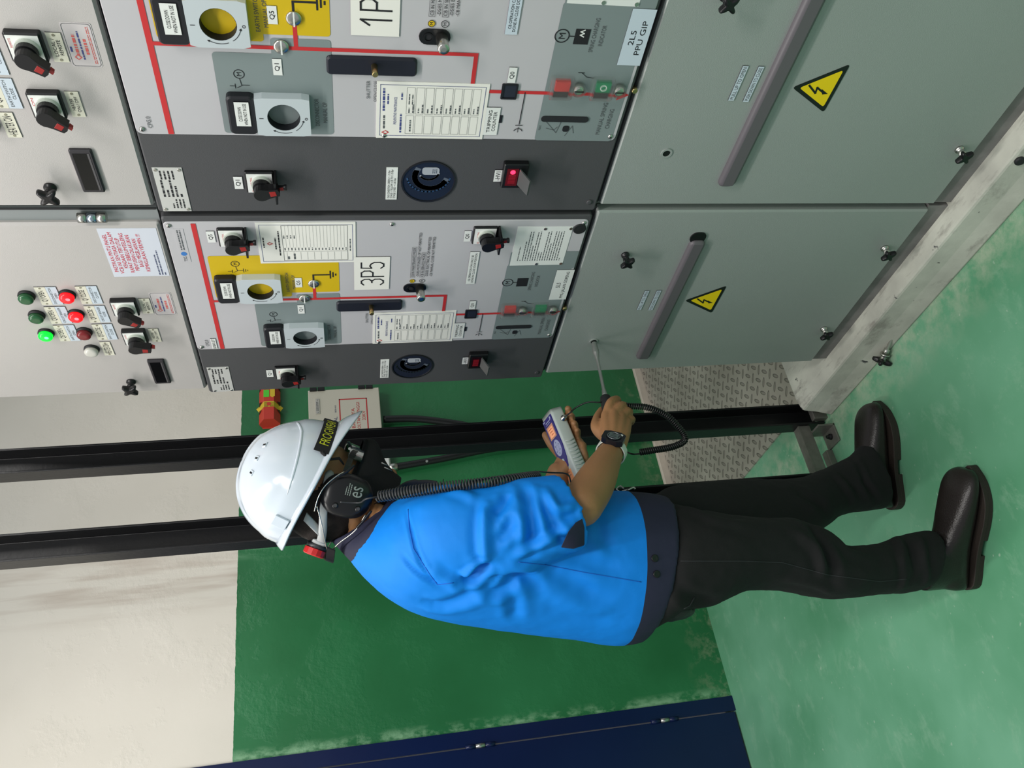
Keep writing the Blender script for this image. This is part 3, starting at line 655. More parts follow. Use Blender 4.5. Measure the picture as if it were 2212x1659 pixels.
    rotary(C, mid, .541, 1.659, .050, .050, -78, 'm'); rotary(C, mid, .540, 1.162, .050, .050, -78, 'm'); rotary(C, mid, .069, 1.592, .050, .050, -78, 'm')
    b = MB(C); b.rect(.443, .977, .562, 1.095, P, P+.001, 0); b.scrib(.458, .985, .548, 1.083, 18, P+.0012, 1, 11, .34)
    for s, z in ((.447, 1.036), (.447, .981), (.556, 1.036), (.556, .981)): b.poly(circ(s, z, .0035, 12), P+.001, P+.002, 2)
    b.build('operation_table', [white, inkgrey, steel], mid)
    b = MB(C); b.lathe(C(.555, .962, P), (-1, 0, 0), [(0, .014), (.002, .014), (.0025, .011), (.002, .009), (.003, .005), (.003, .002)], 0, 24); b.build('grommet', rubber, mid)
    for s, z in ((.183, 1.768), (.572, 1.768), (.572, 1.352), (.572, .956), (.183, .957), (.178, 1.372)): screw(C, mid, s, z, P, .0048)
    b = MB(C); b.lathe(C(.575, .958, .004), (-1, 0, 0), [(0, .0065), (.002, .0065), (.0022, .003)], 0, 16) if False else b.lathe(C(.015, .958, .004), (-1, 0, 0), [(0, .006), (.002, .006), (.0022, .003)], 0, 16); b.build('plug', charcoal, mid)
    if not A:
        engraved(C, mid, .176, 1.7345, .214, 1.7455, ['BUSBAR LEFT'], white, d=P, ml=.05)
        b = MB(C); b.rect(.470, 1.744, .563, 1.762, P, P+.0006, 0); b.scrib(.505, 1.749, .560, 1.758, 2, P+.001, 1, 3, .5); b.poly(circ(.494, 1.7535, .0055), P+.0006, P+.001, 2); b.text('TSG', .472, 1.750, .486, 1.756, P+.001, 1)
        o = b.build('maker_sticker', [platepaint, inkgrey, mat('sticker_blue', (60, 120, 190), .4)], mid); o['label'] = 'small sticker with a blue disc'
    # ---- charcoal strip
    b = MB(C); b.rect(-.006, 1.721, .099, 1.770, .004, .0052, 0); b.scrib(.030, 1.728, .070, 1.764, 5, .0056, 1, 5, .45); b.scrib(.002, 1.728, .024, 1.752, 4, .0056, 1, 7, .4); b.scrib(.072, 1.735, .092, 1.762, 4, .0056, 1, 9, .4)
    for s, z in ((-.001, 1.765), (.094, 1.765), (-.001, 1.726), (.094, 1.726)): b.lathe(C(s, z, .005), (-1, 0, 0), [(0, .0035), (.0015, .003)], 2, 10)
    b.build('rating_plate', [mat('printed_steel', (206, 206, 202), .35, .2), ink, steel], mid)
    b = MB(C); b.rect(.023, 1.345, .103, 1.366, .004, .0052, 0, side=0); b.lines(['GAS CONDITION GREEN > 1.15 Bar', 'STAGE 1 YELLOW 1.05 TO 1.15 Bar', 'STAGE 2 RED < 1.05 Bar'], .027, 1.348, .099, 1.363, .0056, 1, .4, center=False)
    b.build('gas_label', [white, ink], mid)
    # gas gauge window
    b = MB(C); c0 = C(.068, 1.287, .004)
    b.ring(.068, 1.287, .0485, .0515, .004, .0062, 1); b.poly(circ(.068, 1.287, .0487), .004, .0046, 0)
    o = b.build('gas_gauge', [mat('gauge_blue_black', (34, 40, 54), .18), blackm], mid)
    b = MB(C)
    def arcp(rr_, a0, a1, w_, mi, d, cx=.068, cz=1.287):
        p = [(cx+rr_*cos(rad(a0+(a1-a0)*k/16)), cz+rr_*sin(rad(a0+(a1-a0)*k/16))) for k in range(17)]
        for q0, q1 in zip(p[:-1], p[1:]): b.line([q0, q1], w_, d, mi)
    arcp(.030, 60, 250, .011, 2, .0048, .082, 1.283); arcp(.041, 100, 260, .003, 3, .0052, .084, 1.287); arcp(.018, 120, 260, .004, 1, .0054, .092, 1.287)
    b.poly(rr(.086, 1.268, .104, 1.300, .006), .0050, .0054, 1); b.scrib(.090, 1.272, .100, 1.282, 3, .0058, 2, 4, .4)
    b.build('gauge_dial', [black, mat('dial_grey', (168, 172, 180), .4), mat('dial_slate', (92, 100, 112), .3), chrome], o)
    # voltage indicator
    engraved(C, mid, .070, 1.1485, .099, 1.1630, ['-HV1'], d=.004, ml=.12)
    b = MB(C); b.bevrect(.062, 1.101, .122, 1.149, .004, .016, .002, 0, .003); b.rect(.070, 1.120, .112, 1.142, .016, .0166, 1)
    if A: b.poly(circ(.104, 1.131, .005, 16), .0166, .0172, 2); b.text('------', .076, 1.124, .098, 1.138, .0169, 3)
    else: b.text('------', .076, 1.124, .104, 1.138, .0169, 3)
    o = b.build('voltage_indicator', [black, mat('display_lit' if A else 'display_dark', (96, 20, 30) if A else (38, 14, 20), .2), mat('led_red', (255, 40, 60), .3, emit=(255, 30, 60), es=5), mat('segment_red', (150, 26, 40), .3)], mid)
    o['label'] = 'voltage indicator with a glowing red light' if A else 'dark voltage indicator'
    b = MB(C); v8 = [(.074, 1.119, .018), (.112, 1.119, .018), (.108, 1.104, .045), (.072, 1.104, .045), (.074, 1.117, .016), (.112, 1.117, .016), (.108, 1.101, .044), (.072, 1.101, .044)]
    b.add(xf(C, v8), [[0, 1, 2, 3], [7, 6, 5, 4], [0, 4, 5, 1], [1, 5, 6, 2], [2, 6, 7, 3], [3, 7, 4, 0]]); b.build('flap', mat('smoked_plastic', (78, 80, 80), .25), o)
    # ---- control door
    G, Rd = (36, 88, 52), (120, 34, 38)
    for i, s in enumerate((.371, .308, .246)):
        lamp(C, lv, s, 2.072, (20, 190, 60) if i == 2 else G, (0, 255, 60) if i == 2 else None, .8)
        lamp(C, lv, s, 1.997, (220, 30, 40) if i < 2 else Rd, (255, 10, 20) if i < 2 else None, .8)
        w1, w2 = (('Q1', ['DISCONNECTOR']), ('Q0', ['CIRCUIT BREAKER']), ('Q5', ['EARTH SWITCH']))[i]
        for z, st in ((2.052, 'OPEN'), (1.977, 'CLOSE')):
            engraved(C, lv, s-.030, z-.020, s+.026, z, [w1+' '+st], cream, name='name_label', screws=True, ml=.2)
            engraved(C, lv, s-.030, z-.040, s+.026, z-.0203, w2+[st], bluelab, name='name_label', ml=.06, im=inkgrey)
    lamp(C, lv, .183, 1.998, (200, 198, 190))
    engraved(C, lv, .158, 1.956, .208, 1.977, ['HEATER ON'], cream, screws=True, ml=.14)
    rotary(C, lv, .332, 1.897, .050, .050, -128, 'lv', rows='r'); rotary(C, lv, .228, 1.899, .050, .048, -128 if A else -96, 'lv')
    engraved(C, lv, .304, 1.846, .354, 1.867, ['LOCAL /', 'REMOTE'], cream, screws=True, ml=.2); engraved(C, lv, .202, 1.849, .251, 1.869, ['HEATER', 'ON / OFF'], cream, screws=True, ml=.2)
    b = MB(C); b.poly(rr(.296, 1.801, .371, 1.844, .004), 0, .0006, 0); d = .0009
    for k in (.0018,):
        o_ = rr(.296+k, 1.801+k, .371-k, 1.844-k, .004)
        for q0, q1 in zip(o_, o_[1:]+o_[:1]): b.line([q0, q1], .0006, d, 3)
    b.scrib(.322, 1.836, .346, 1.840, 1, d, 1, 2, .7); b.scrib(.316, 1.828, .352, 1.833, 1, d, 2, 3, .8); b.scrib(.309, 1.822, .357, 1.825, 1, d, 1, 4, .8); b.scrib(.318, 1.814, .344, 1.819, 1, d, 2, 3, .8); b.scrib(.302, 1.806, .365, 1.811, 2, d, 2, 9, .4)
    b.line([(.309, 1.832), (.313, 1.836), (.317, 1.832), (.313, 1.827), (.309, 1.832)], .0014, d, 2)
    o = b.build('supplier_sticker', [mat('clear_sticker', (196, 190, 190), .3), blueink, mat('faint_red', (208, 96, 90), .5), inkgrey], lv); o['label'] = 'small supplier sticker with red and blue print'
    b = MB(C); b.bevrect(.040, 1.858, .136, 1.894, 0, .006, .002, 0, .003); b.rect(.047, 1.865, .129, 1.889, .006, .0064, 1); b.rect(.047, 1.863, .129, 1.866, .006, .0066, 2)
    b.build('meter_window', [mat('window_frame_black', (46, 44, 48), .4), mat('window_black', (8, 9, 11), .15), mat('strip_grey', (84, 82, 84), .4)], lv)
    if not A:
        b = MB(C); b.rect(.423, 1.793, .560, 1.897, 0, .0006, 0); d = .001
        rows = ['PASTIKAN PINTU PANEL', 'VCB INI SENTIASA DALAM', 'KEADAAN TERTUTUP', 'RAPAT SEBELUM/SELEPAS', 'PENYUISAN DILAKUKAN', 'BAGI MEGELAKKAN', 'KEMASUKAN VERMIN !!!']
        b.lines(rows, .433, 1.826, .550, 1.892, d, 1, .38); b.scrib(.427, 1.797, .540, 1.813, 3, d, 2, 5, .4)
        o = b.build('warning_notice', [mat('notice_paper', (206, 210, 220), .35), mat('notice_red', (206, 30, 60), .5), mat('notice_blue', (80, 86, 116), .5)], lv); o['label'] = 'white notice with red capital letters about keeping the panel door shut'
    else:
        b = MB(C); b.rect(.470, 1.793, .560, 1.86, 0, .0006, 0); b.scrib(.478, 1.80, .552, 1.852, 6, .001, 1, 5, .5); b.build('warning_notice', [paper, redink], lv)
    star_knob(C(.048, 1.946, 0), (-1, 0, 0), .019, .020, mats=1).build('clamping_knob', [black, black], lv)
    # ---- lower door
    for s, z in ((.466, .836), (.160, .193), (.476, .193)):
        star_knob(C(s, z, 0), (-1, 0, 0), .0165, .020, mats=1).build('clamping_knob', [black, steel if z < .5 else black], dl)
    engraved(C, dl, .266, .741, .339, .752, ['PULL UP TO OPEN'], bluelab, ml=.04, im=inkgrey); engraved(C, dl, .264, .711, .339, .722, ['PUSH DOWN TO CLOSE'], bluelab, ml=.04, im=inkgrey)
    hx = .545
    b = MB(C); pr = rr(.060, .660, .530 if A else .512, .697, .012, 5); pi = [(min(max(a, .066), .524 if A else .506), min(max(c, .667), .689)) for a, c in pr]
    n_ = len(pr); vs = [C(a, c, .0) for a, c in pr]+[C(a, c, .006) for a, c in pr]+[C(a, c, .011) for a, c in pi]
    b.add(vs, [[i, (i+1) % n_, n_+(i+1) % n_, n_+i] for i in range(n_)]+[[n_+i, n_+(i+1) % n_, 2*n_+(i+1) % n_, 2*n_+i] for i in range(n_)], 0, True); b.add(vs, [[2*n_+i for i in range(n_)]], 0)
    b.build('handle', mat('handle_grey', (96, 92, 96), .42), dl)
    b = MB(C); b.poly(rr(.503, .664, .535, .700, .014), .0, .003, 0)
    b.build('handle_slot', black, dl)
    # warning triangle
    cx, zt, zb, hw = .297, .637, .547, .053
    tri = [Vector((cx, zt)), Vector((cx-hw, zb)), Vector((cx+hw, zb))]
    def rtri(k, r_):
        c_ = sum(tri, Vector((0, 0)))/3; v3 = [c_+(q-c_)*k for q in tri]; out = []
        for i in range(3):
            p, a, e = v3[i], v3[i-1], v3[(i+1) % 3]; d0, d1 = (a-p).normalized()*r_, (e-p).normalized()*r_
            for q in range(5):
                u_ = q/4; out.append(tuple((p+d0)*(1-u_)**2+p*2*u_*(1-u_)+(p+d1)*u_**2))
        return out
    b = MB(C); b.poly(rtri(1, .008), 0, .0008, 0); b.poly(rtri(.76, .006), .0008, .0011, 1)
    bolt = [(cx+.006, .606), (cx-.010, .586), (cx+.002, .588), (cx-.007, .573)]
    b.line(bolt, .0036, .0014, 0); b.poly([(cx-.0125, .571), (cx-.001, .577), (cx-.011, .560)], .0012, .0014, 0)
    b.build('warning_triangle', [black, mat('warning_yellow', (240, 210, 10), .4)], dl)
    b = MB(C); b.ring(.140, .831, .0075, .0115, 0, .0016, 0); b.poly(circ(.140, .831, .0076), 0, .0006, 1); b.build('test_port', [doorpaint, black], dl)
    b = MB(C); b.lathe(C(.284, .938, -.004), (-1, 0, 0), [(0, .0055), (.010, .0055), (.012, .004)], 0, 14); b.build('brass_stud', brass, root)
    return root
cabB = cabinet('far switchgear panel beside the green wall, marked 3P5, being probed by the man', 0, 'far')
cabA = cabinet('near switchgear panel cut by the picture edge, marked 2L5', -.615, 'near')
# ================================================================= the man
from mathutils.bvhtree import BVHTree
def cat(P, sub=6):
    """Catmull-Rom through a list of equal-length tuples"""
    P = [tuple(p) for p in P]; out = []
    for i in range(len(P)-1):
        p0, p1, p2, p3 = P[max(i-1, 0)], P[i], P[i+1], P[min(i+2, len(P)-1)]
        for k in range(sub):
            q = k/sub; out.append(tuple(.5*(2*b+(c-a)*q+(2*a-5*b+4*c-d)*q*q+(3*b-a-3*c+d)*q**3) for a, b, c, d in zip(p0, p1, p2, p3)))
    out.append(P[-1]); return out
def loft(b, secs, n=40, sub=5, mi=0, caps=True, pw=1.0, smooth=True):
    """secs: (centre, half axis A, half axis B); closed tube"""
    fl_ = cat([tuple(c)+tuple(a)+tuple(e) for c, a, e in secs], sub); vs = []
    for q in fl_:
        c, a, e = Vector(q[:3]), Vector(q[3:6]), Vector(q[6:9])
        for k in range(n):
            t = 2*pi*k/n; x, y = cos(t), sin(t)
            if pw != 1: x = math.copysign(abs(x)**pw, x); y = math.copysign(abs(y)**pw, y)
            vs.append(c+a*x+e*y)
    N = len(fl_)
    b.add(vs, [[i*n+k, i*n+(k+1) % n, (i+1)*n+(k+1) % n, (i+1)*n+k] for i in range(N-1) for k in range(n)], mi, smooth)
    if caps: b.add(vs, [list(range(n))[::-1], [(N-1)*n+k for k in range(n)]], mi, smooth)
def chain(b, pts, rs, n=16, sub=5, mi=0):
    """limb with round ends through joints pts and radii rs"""
    q = cat([tuple(p)+(r,) for p, r in zip(pts, rs)], sub); P = [Vector(a[:3]) for a in q]; R = [a[3] for a in q]
    d0 = (P[0]-P[1]).normalized(); d1 = (P[-1]-P[-2]).normalized()
    pre = [(P[0]+d0*R[0]*sin(t), R[0]*cos(t)) for t in (1.5, 1.15, .75, .38)]; post_ = [(P[-1]+d1*R[-1]*sin(t), R[-1]*cos(t)) for t in (.38, .75, 1.15, 1.5)]
    allp = pre+list(zip(P, R))+post_
    b.tube([p for p, r in allp], [r for p, r in allp], mi, n)
def ell(b, c, ax, n=24, m_=14, mi=0):
    """ellipsoid, ax = three half-axis vectors"""
    c = Vector(c); X, Y_, Z = map(Vector, ax)
    vs = [c+X*(sin(pi*(i+.5)/m_)*cos(2*pi*k/n))+Y_*(sin(pi*(i+.5)/m_)*sin(2*pi*k/n))+Z*cos(pi*(i+.5)/m_) for i in range(m_) for k in range(n)]
    b.add(vs, [[i*n+k, i*n+(k+1) % n, (i+1)*n+(k+1) % n, (i+1)*n+k] for i in range(m_-1) for k in range(n)]+[list(range(n)), [(m_-1)*n+k for k in range(n)]], mi, True)
def fuse(b, name, mats, voxel, parent, smooth=4, fn=None, matfn=None, factor=.5):
    """union of the shapes into one continuous skin"""
    o = b.build(name, mats[0], merge=False)
    md = o.modifiers.new('r', 'REMESH'); md.mode = 'VOXEL'; md.voxel_size = voxel; md.use_smooth_shade = True
    if smooth: s = o.modifiers.new('s', 'SMOOTH'); s.iterations = smooth; s.factor = factor
    dg = bpy.context.evaluated_depsgraph_get(); dg.update(); me = bpy.data.meshes.new_from_object(o.evaluated_get(dg))
    old = o.data; o.modifiers.clear(); o.data = me; me.name = name; bpy.data.meshes.remove(old)
    me.materials.clear()
    for q in mats: me.materials.append(q)
    if fn: fn(me)
    if matfn:
        bmx = bmesh.new(); bmx.from_mesh(me)
        bmesh.ops.bisect_plane(bmx, geom=list(bmx.verts)+list(bmx.edges)+list(bmx.faces), plane_co=(-.5, 0, .858), plane_no=Vector((.15, 0, 1)).normalized())
        bmx.to_mesh(me); bmx.free()
        for p in me.polygons: p.material_index = matfn(p.center)
    for p in me.polygons: p.use_smooth = True
    me.update()
    if parent: o.parent = parent
    return o
def bvh_of(me): return BVHTree.FromPolygons([v.co for v in me.vertices], [tuple(p.vertices) for p in me.polygons])
def shot(bv, x, y):
    """surface point seen at pixel x, y"""
    d = (FW + RT*((829.5-y)/FPX) - UP*((x-1106)/FPX)).normalized(); h = bv.ray_cast(cam_pos, d); return h[0], h[1]
def fold_fn(folds, nz=()):
    """folds: (pixel polyline, amplitude, width); nz: (amp, scale, (stretch))"""
    def fn(me):
        bv = bvh_of(me); segs = []
        for pts, amp, w in folds:
            P = [shot(bv, *p)[0] for p in pts]; P = [p for p in P if p is not None]
            if len(P) > 1:
                P = [Vector(q) for q in cat(P, 3)]; segs.append((P, amp, w, min(p.x for p in P)-3*w, max(p.x for p in P)+3*w, min(p.z for p in P)-3*w, max(p.z for p in P)+3*w, min(p.y for p in P)-3*w, max(p.y for p in P)+3*w))
        off = []
        for v in me.vertices:
            c = v.co; o_ = 0.
            for P, amp, w, x0, x1, z0, z1, y0, y1 in segs:
                if x0 < c.x < x1 and z0 < c.z < z1 and y0 < c.y < y1:
                    dm = 9.; L = len(P)-1; tm = 0
                    for i in range(L):
                        a, e = P[i], P[i+1]; ab = e-a; t = max(0, min(1, (c-a).dot(ab)/max(ab.length_squared, 1e-9))); d = (c-a-ab*t).length
                        if d < dm: dm = d; tm = (i+t)/L
                    f_ = min(1., 3.5*min(tm+.06, 1-tm+.06))
                    o_ += amp*f_*(math.exp(-(dm/w)**2) - .45*math.exp(-((dm-1.7*w)/(.9*w))**2))
            for amp, sc, st in nz:
                o_ += amp*noise.fractal(Vector((c.x*st[0], c.y*st[1], c.z*st[2]))*sc, 1., 2., 3)
            off.append(v.normal*o_)
        for v, d in zip(me.vertices, off): v.co += d
        me.update()
    return fn
man = thing('person', 'man in white helmet, bright blue shirt and black trousers, holding a meter and a probe', 'person', (-.50, -.08, 0))
skin = mat('skin', (160, 116, 78), .5, bump=.15, bscale=500, var=.08, vscale=30)
MATS['skin'].node_tree.nodes['Principled BSDF'].inputs['Subsurface Weight'].default_value = .08
MATS['skin'].node_tree.nodes['Principled BSDF'].inputs['Subsurface Radius'].default_value = (.01, .004, .002)
H = Vector((.966, -.26, 0)); Wd = Vector((-.26, -.966, 0))      # where the body faces, and its right side
def sec(bk, ft, Y, bw, k=.94):
    B_, F_ = at(bk[0], bk[1], Y), at(ft[0], ft[1], Y); c = (B_+F_)/2; a = (F_-B_)/2
    a = H*(a.x*k/H.x*.97)+Vector((0, 0, a.z)); return (c, a, Wd*bw)
# ---- head frame
E0 = at(738, 1066, -.10)
pt = rad(25); hd = Vector((.925, -.38, 0)).normalized()
hF = (hd*cos(pt)+Vector((0, 0, -sin(pt)))).normalized(); hL = Vector((0, 0, 1)).cross(hd).normalized(); hU = hF.cross(hL).normalized()
if hU.z < 0: hU = -hU
ro = rad(6); hL, hU = hL*cos(ro)+hU*sin(ro), hU*cos(ro)-hL*sin(ro)
def HF(f, l, u): return E0+hF*f+hL*l+hU*u
# ---- body: head, neck, trunk, arms, hands, legs in one skin
b = MB()
ell(b, HF(-.012, 0, .045), (hF*.098, hL*.076, hU*.088)); ell(b, HF(.020, 0, -.010), (hF*.072, hL*.064, hU*.082))
ell(b, HF(.045, 0, -.050), (hF*.046, hL*.046, hU*.052)); ell(b, HF(.060, 0, .045), (hF*.034, hL*.056, hU*.034))
ell(b, HF(.090, 0, -.022), (hF*.020, hL*.013, hU*.022)); ell(b, HF(.078, 0, .005), (hF*.016, hL*.010, hU*.026))       # nose
ell(b, HF(.078, 0, -.062), (hF*.014, hL*.024, hU*.010)); ell(b, HF(.070, 0, -.086), (hF*.022, hL*.022, hU*.016))      # mouth, chin
for q in (-1, 1):
    ell(b, HF(-.004, q*.075, -.002), (hF*.019, hL*.007, hU*.030), 14, 10); ell(b, HF(.056, q*.036, -.020), (hF*.018, hL*.018, hU*.018), 14, 10)
nk = at(812, 1140, -.095)
loft(b, [(HF(-.020, 0, -.010), hF*.058, hL*.056), (HF(-.035, 0, -.055), hF*.056, hL*.055), (nk, H*.060, Wd*.062), (at(870, 1185, -.09), H*.075, Wd*.11)], 24)
loft(b, [sec((865, 1262), (880, 1110), -.09, .10), sec((910, 1295), (915, 1092), -.09, .13), sec((1050, 1330), (1050, 1075), -.09, .14), sec((1250, 1355), (1250, 1090), -.08, .13), sec((1400, 1350), (1400, 1110), -.08, .14)], 28)
SR, ER, WR = at(955, 1158, -.225), at(1256, 1092, -.300), at(1325, 968, -.205)
chain(b, [at(925, 1165, -.17), SR, (SR+ER)/2+Vector((0, .008, 0)), ER], [.04, .043, .041, .043])
fm = ER.lerp(WR, .35)+Vector((0, 0, -.002))
chain(b, [ER, fm, ER.lerp(WR, .75), WR], [.043, .043, .033, .026], 20)
SL, EL_, WL = at(915, 1130, .07), at(1185, 1125, .09), at(1205, 1022, -.01)
chain(b, [at(900, 1140, .02), SL, (SL+EL_)/2, EL_], [.05, .050, .045, .043]); chain(b, [EL_, EL_.lerp(WL, .4), EL_.lerp(WL, .75), WL], [.043, .040, .032, .027], 20)
# right hand, closed round the probe handle
def P3(t): return at(*t)
mc = [P3(t) for t in ((1309, 897, -.183), (1325, 893, -.188), (1341, 900, -.184), (1354, 913, -.176))]
wrs = [WR+Vector((0, 0, .014)), WR+Vector((0, 0, .005)), WR+Vector((0, 0, -.005)), WR+Vector((0, 0, -.014))]
for i in range(4): chain(b, [wrs[i], wrs[i].lerp(mc[i], .5)+Vector((0, -.004, 0)), mc[i]], [.0155, .0155, .0125], 14)
ell(b, (WR+mc[1]+mc[2])/3+Vector((0, .006, -.002)), (Vector((.034, 0, .006)), Vector((0, .016, 0)), Vector((-.004, 0, .030))), 20, 12)
fingers_r = [((1309, 897, -.183), (1318, 870, -.184), (1332, 862, -.166), (1336, 868, -.148)), ((1325, 893, -.188), (1341, 876, -.183), (1350, 878, -.160), (1345, 886, -.142)),
             ((1341, 900, -.184), (1357, 888, -.174), (1360, 894, -.152), (1352, 901, -.138)), ((1354, 913, -.176), (1365, 905, -.164), (1364, 912, -.146), (1356, 917, -.134))]
for f_, r_ in zip(fingers_r, (.0098, .0098, .0092, .0082)):
    chain(b, [P3(t) for t in f_], [r_*1.12, r_*1.04, r_*.94, r_*.84], 14)
chain(b, [P3(t) for t in ((1318, 950, -.185), (1290, 926, -.172), (1290, 904, -.156), (1300, 886, -.142))], [.017, .0145, .0112, .0095], 14)
# left hand, palm up under the meter
MB0 = at(1187, 886, -.09); eL = Vector((-.9577, .1605, -.2387)).normalized(); eW = Vector((.1397, .985, .1015)); eW = (eW-eL*eW.dot(eL)).normalized()
eT = eL.cross(eW).normalized()
if eT.z > 0: eT = -eT
def MT(l, w, t): return MB0+eL*l+eW*w+eT*t          # along the meter to the wrist, across, down into its thickness
mh = [MT(.072, .050, .048), MT(.082, .038, .052), MT(.094, .026, .053), MT(.106, .014, .050)]
wl = [WL+Vector((.004, .01, .004)), WL+Vector((.0, .003, 0)), WL+Vector((0, -.006, -.004)), WL+Vector((-.002, -.012, -.008))]
mh0 = MT(.125, .030, .052)
for i in range(4):
    k_ = i; chain(b, [wl[i], wl[i].lerp(mh[i], .5)+eT*.006, mh[i]], [.0165, .0165, .013], 14)
ell(b, MT(.115, .035, .047), (eL*.045, eW*.034, eT*.016), 20, 12)
for i, (l, r_) in enumerate(((.012, .0095), (.031, .0098), (.052, .0092), (.071, .0082))):
    chain(b, [mh[i], MT(l+.018, .034-.010*i/3, .050), MT(l+.006, .014, .050), MT(l+.001, .001, .049), MT(l-.001, -.008, .044)], [r_*1.15, r_*1.1, r_*1.03, r_*.97, r_*.88], 14)
chain(b, [WL+eW*.012, MT(.125, .072, .036), MT(.095, .084, .022), MT(.062, .083, .008), MT(.034, .0815, .002)], [.018, .0185, .0135, .0115, .0095], 14)
# thighs and calves inside the trousers
KR, AR = at(1745, 1205, -.14), at(2020, 1215, -.078); KL, AL = at(1730, 1105, .03), at(1890, 1040, .055)
chain(b, [at(1420, 1230, -.13), at(1580, 1205, -.15), KR, at(1850, 1232, -.118), AR], [.062, .055, .040, .036, .030], 16)
chain(b, [at(1420, 1190, -.0), at(1560, 1150, .02), KL, KL.lerp(AL, .4), AL], [.062, .055, .040, .036, .030], 16)
body = fuse(b, 'body', [skin], .0034, None, 3); localize(body, man)
def add(o): return localize(o, man)
nailm = mat('finger_nail', (196, 150, 124), .3)
# ---- hair: short back and sides under the helmet
b = MB(); ell(b, HF(-.020, 0, .030), (hF*.098, hL*.0795, hU*.090)); ell(b, HF(-.050, 0, -.012), (hF*.055, hL*.060, hU*.046))
def cutface(me):
    for v in me.vertices:
        q = v.co-E0; f_ = q.dot(hF)
        if f_ > .03: v.co -= hF*(f_-.03)*.9
    for v in me.vertices: v.co += v.normal*.0015*noise.fractal(v.co*120, 1., 2., 3)
hair = fuse(b, 'hair', [mat('black_hair', (38, 29, 24), .6, bump=.8, bscale=900)], .006, None, 3, cutface); add(hair)
# ---- shirt
blue = mat('bright_blue_cloth', (0, 130, 228), .62, bump=.25, bscale=1800, var=.05, vscale=20, spec=.35)
navyc = mat('navy_cloth', (32, 34, 58), .7, bump=.25, bscale=1800)
b = MB()
loft(b, [sec((1400, 1389), (1408, 1078), -.075, .180), sec((1370, 1397), (1372, 1072), -.075, .183), sec((1330, 1398), (1332, 1068), -.075, .186), sec((1250, 1386), (1240, 1064), -.08, .184), sec((1150, 1373), (1130, 1056), -.085, .186),
         sec((1050, 1358), (1030, 1054), -.09, .196), sec((965, 1344), (950, 1058), -.09, .200), sec((900, 1326), (895, 1068), -.092, .192), sec((845, 1298), (862, 1085), -.094, .160), sec((800, 1262), (846, 1092), -.095, .118), sec((768, 1226), (838, 1094), -.095, .085), sec((752, 1200), (830, 1098), -.095, .066)], 56)
UA = (at(1180, 1118, -.295)-at(960, 1150, -.25)).normalized()
def ringsec(c, ax, ra, rb, ref=H):
    ax = ax.normalized(); a = (ref-ax*ref.dot(ax)).normalized(); e = ax.cross(a); return (c, a*ra, e*rb)
hx_ = (at(1262, 1172, -.30)-at(1192, 1034, -.30)); hemn = hx_.cross(Vector((0, 1, 0))).normalized()
if hemn.z > 0: hemn = -hemn
arm = [ringsec(at(880, 1165, -.19), UA, .070, .060), ringsec(at(925, 1158, -.228), UA, .083, .066), ringsec(at(985, 1150, -.252), UA, .088, .068), ringsec(at(1060, 1142, -.268), UA, .087, .070), ringsec(at(1130, 1130, -.280), UA, .089, .072), ringsec(at(1185, 1117, -.290), (UA+hemn)*.5, .084, .070), ringsec(at(1228, 1102, -.297), hemn, .078, .063, hx_*-1)]
c_, a_, e_ = arm[-1]
inner = [(c_+hemn*.001, a_*.95, e_*.95), (c_-hemn*.004, a_*.88, e_*.86), (c_-hemn*.035, a_*.80, e_*.78), (c_-hemn*.04, a_*.3, e_*.3)]
loft(b, arm+inner, 40, 4)
for i in range(3):       # the turned-up roll of the sleeve
    pass
UL = (EL_-SL).normalized()
loft(b, [ringsec(at(890, 1140, .03), UL, .068, .06), ringsec(SL, UL, .082, .066), ringsec((SL+EL_)/2, UL, .080, .066), ringsec(EL_, (UL+(WL-EL_).normalized())*.5, .070, .062), ringsec(EL_.lerp(WL, .34), (WL-EL_), .060, .055)], 32)
folds = [
 ([(1051, 1080), (1046, 1130), (1047, 1182), (1053, 1214)], .010, .011), ([(1066, 1112), (1085, 1092), (1098, 1066)], -.009, .011), ([(1030, 1080), (1000, 1066), (965, 1062)], .004, .010),
 ([(1127, 1050), (1145, 1088), (1151, 1139), (1146, 1192)], -.011, .012), ([(1166, 1068), (1186, 1120), (1205, 1154), (1214, 1172)], -.010, .010), ([(1181, 1060), (1199, 1096), (1222, 1098), (1244, 1090)], .009, .009),
 ([(1106, 1205), (1152, 1182), (1206, 1152), (1253, 1124)], .009, .010), ([(1075, 1170), (1092, 1150), (1100, 1128)], -.007, .010), ([(1110, 1100), (1125, 1130), (1128, 1170)], .006, .010), ([(1240, 1060), (1255, 1100), (1262, 1140)], .003, .006),
 ([(996, 1256), (1020, 1246), (1040, 1228), (1052, 1216)], -.016, .012), ([(1000, 1240), (1030, 1222), (1050, 1212)], .008, .007), ([(906, 1298), (953, 1308), (1007, 1289), (1027, 1266)], -.008, .016),
 ([(1047, 1258), (1062, 1280), (1094, 1268), (1119, 1240), (1145, 1253), (1166, 1282)], -.009, .014), ([(1101, 1275), (1110, 1305), (1112, 1336)], -.006, .014), ([(1070, 1240), (1110, 1222), (1170, 1228)], .006, .014),
 ([(1180, 1228), (1230, 1250), (1290, 1290)], -.006, .018), ([(1200, 1195), (1250, 1215), (1300, 1222), (1340, 1222)], -.005, .016), ([(1190, 1290), (1250, 1310), (1330, 1318)], .005, .018), ([(930, 1225), (960, 1250), (990, 1262)], .005, .012),
 ([(870, 1200), (900, 1235), (945, 1262)], -.0045, .006), ([(1290, 1110), (1300, 1160), (1330, 1190)], -.004, .014), ([(880, 1105), (890, 1150), (903, 1200), (940, 1260)], -.004, .005)]
def shirt_mat(c):
    return 1 if c.z < .858+(-c.x-.50)*.15 and c.x < -.2 and not (c.y < -.235 and c.z > .90) else 0
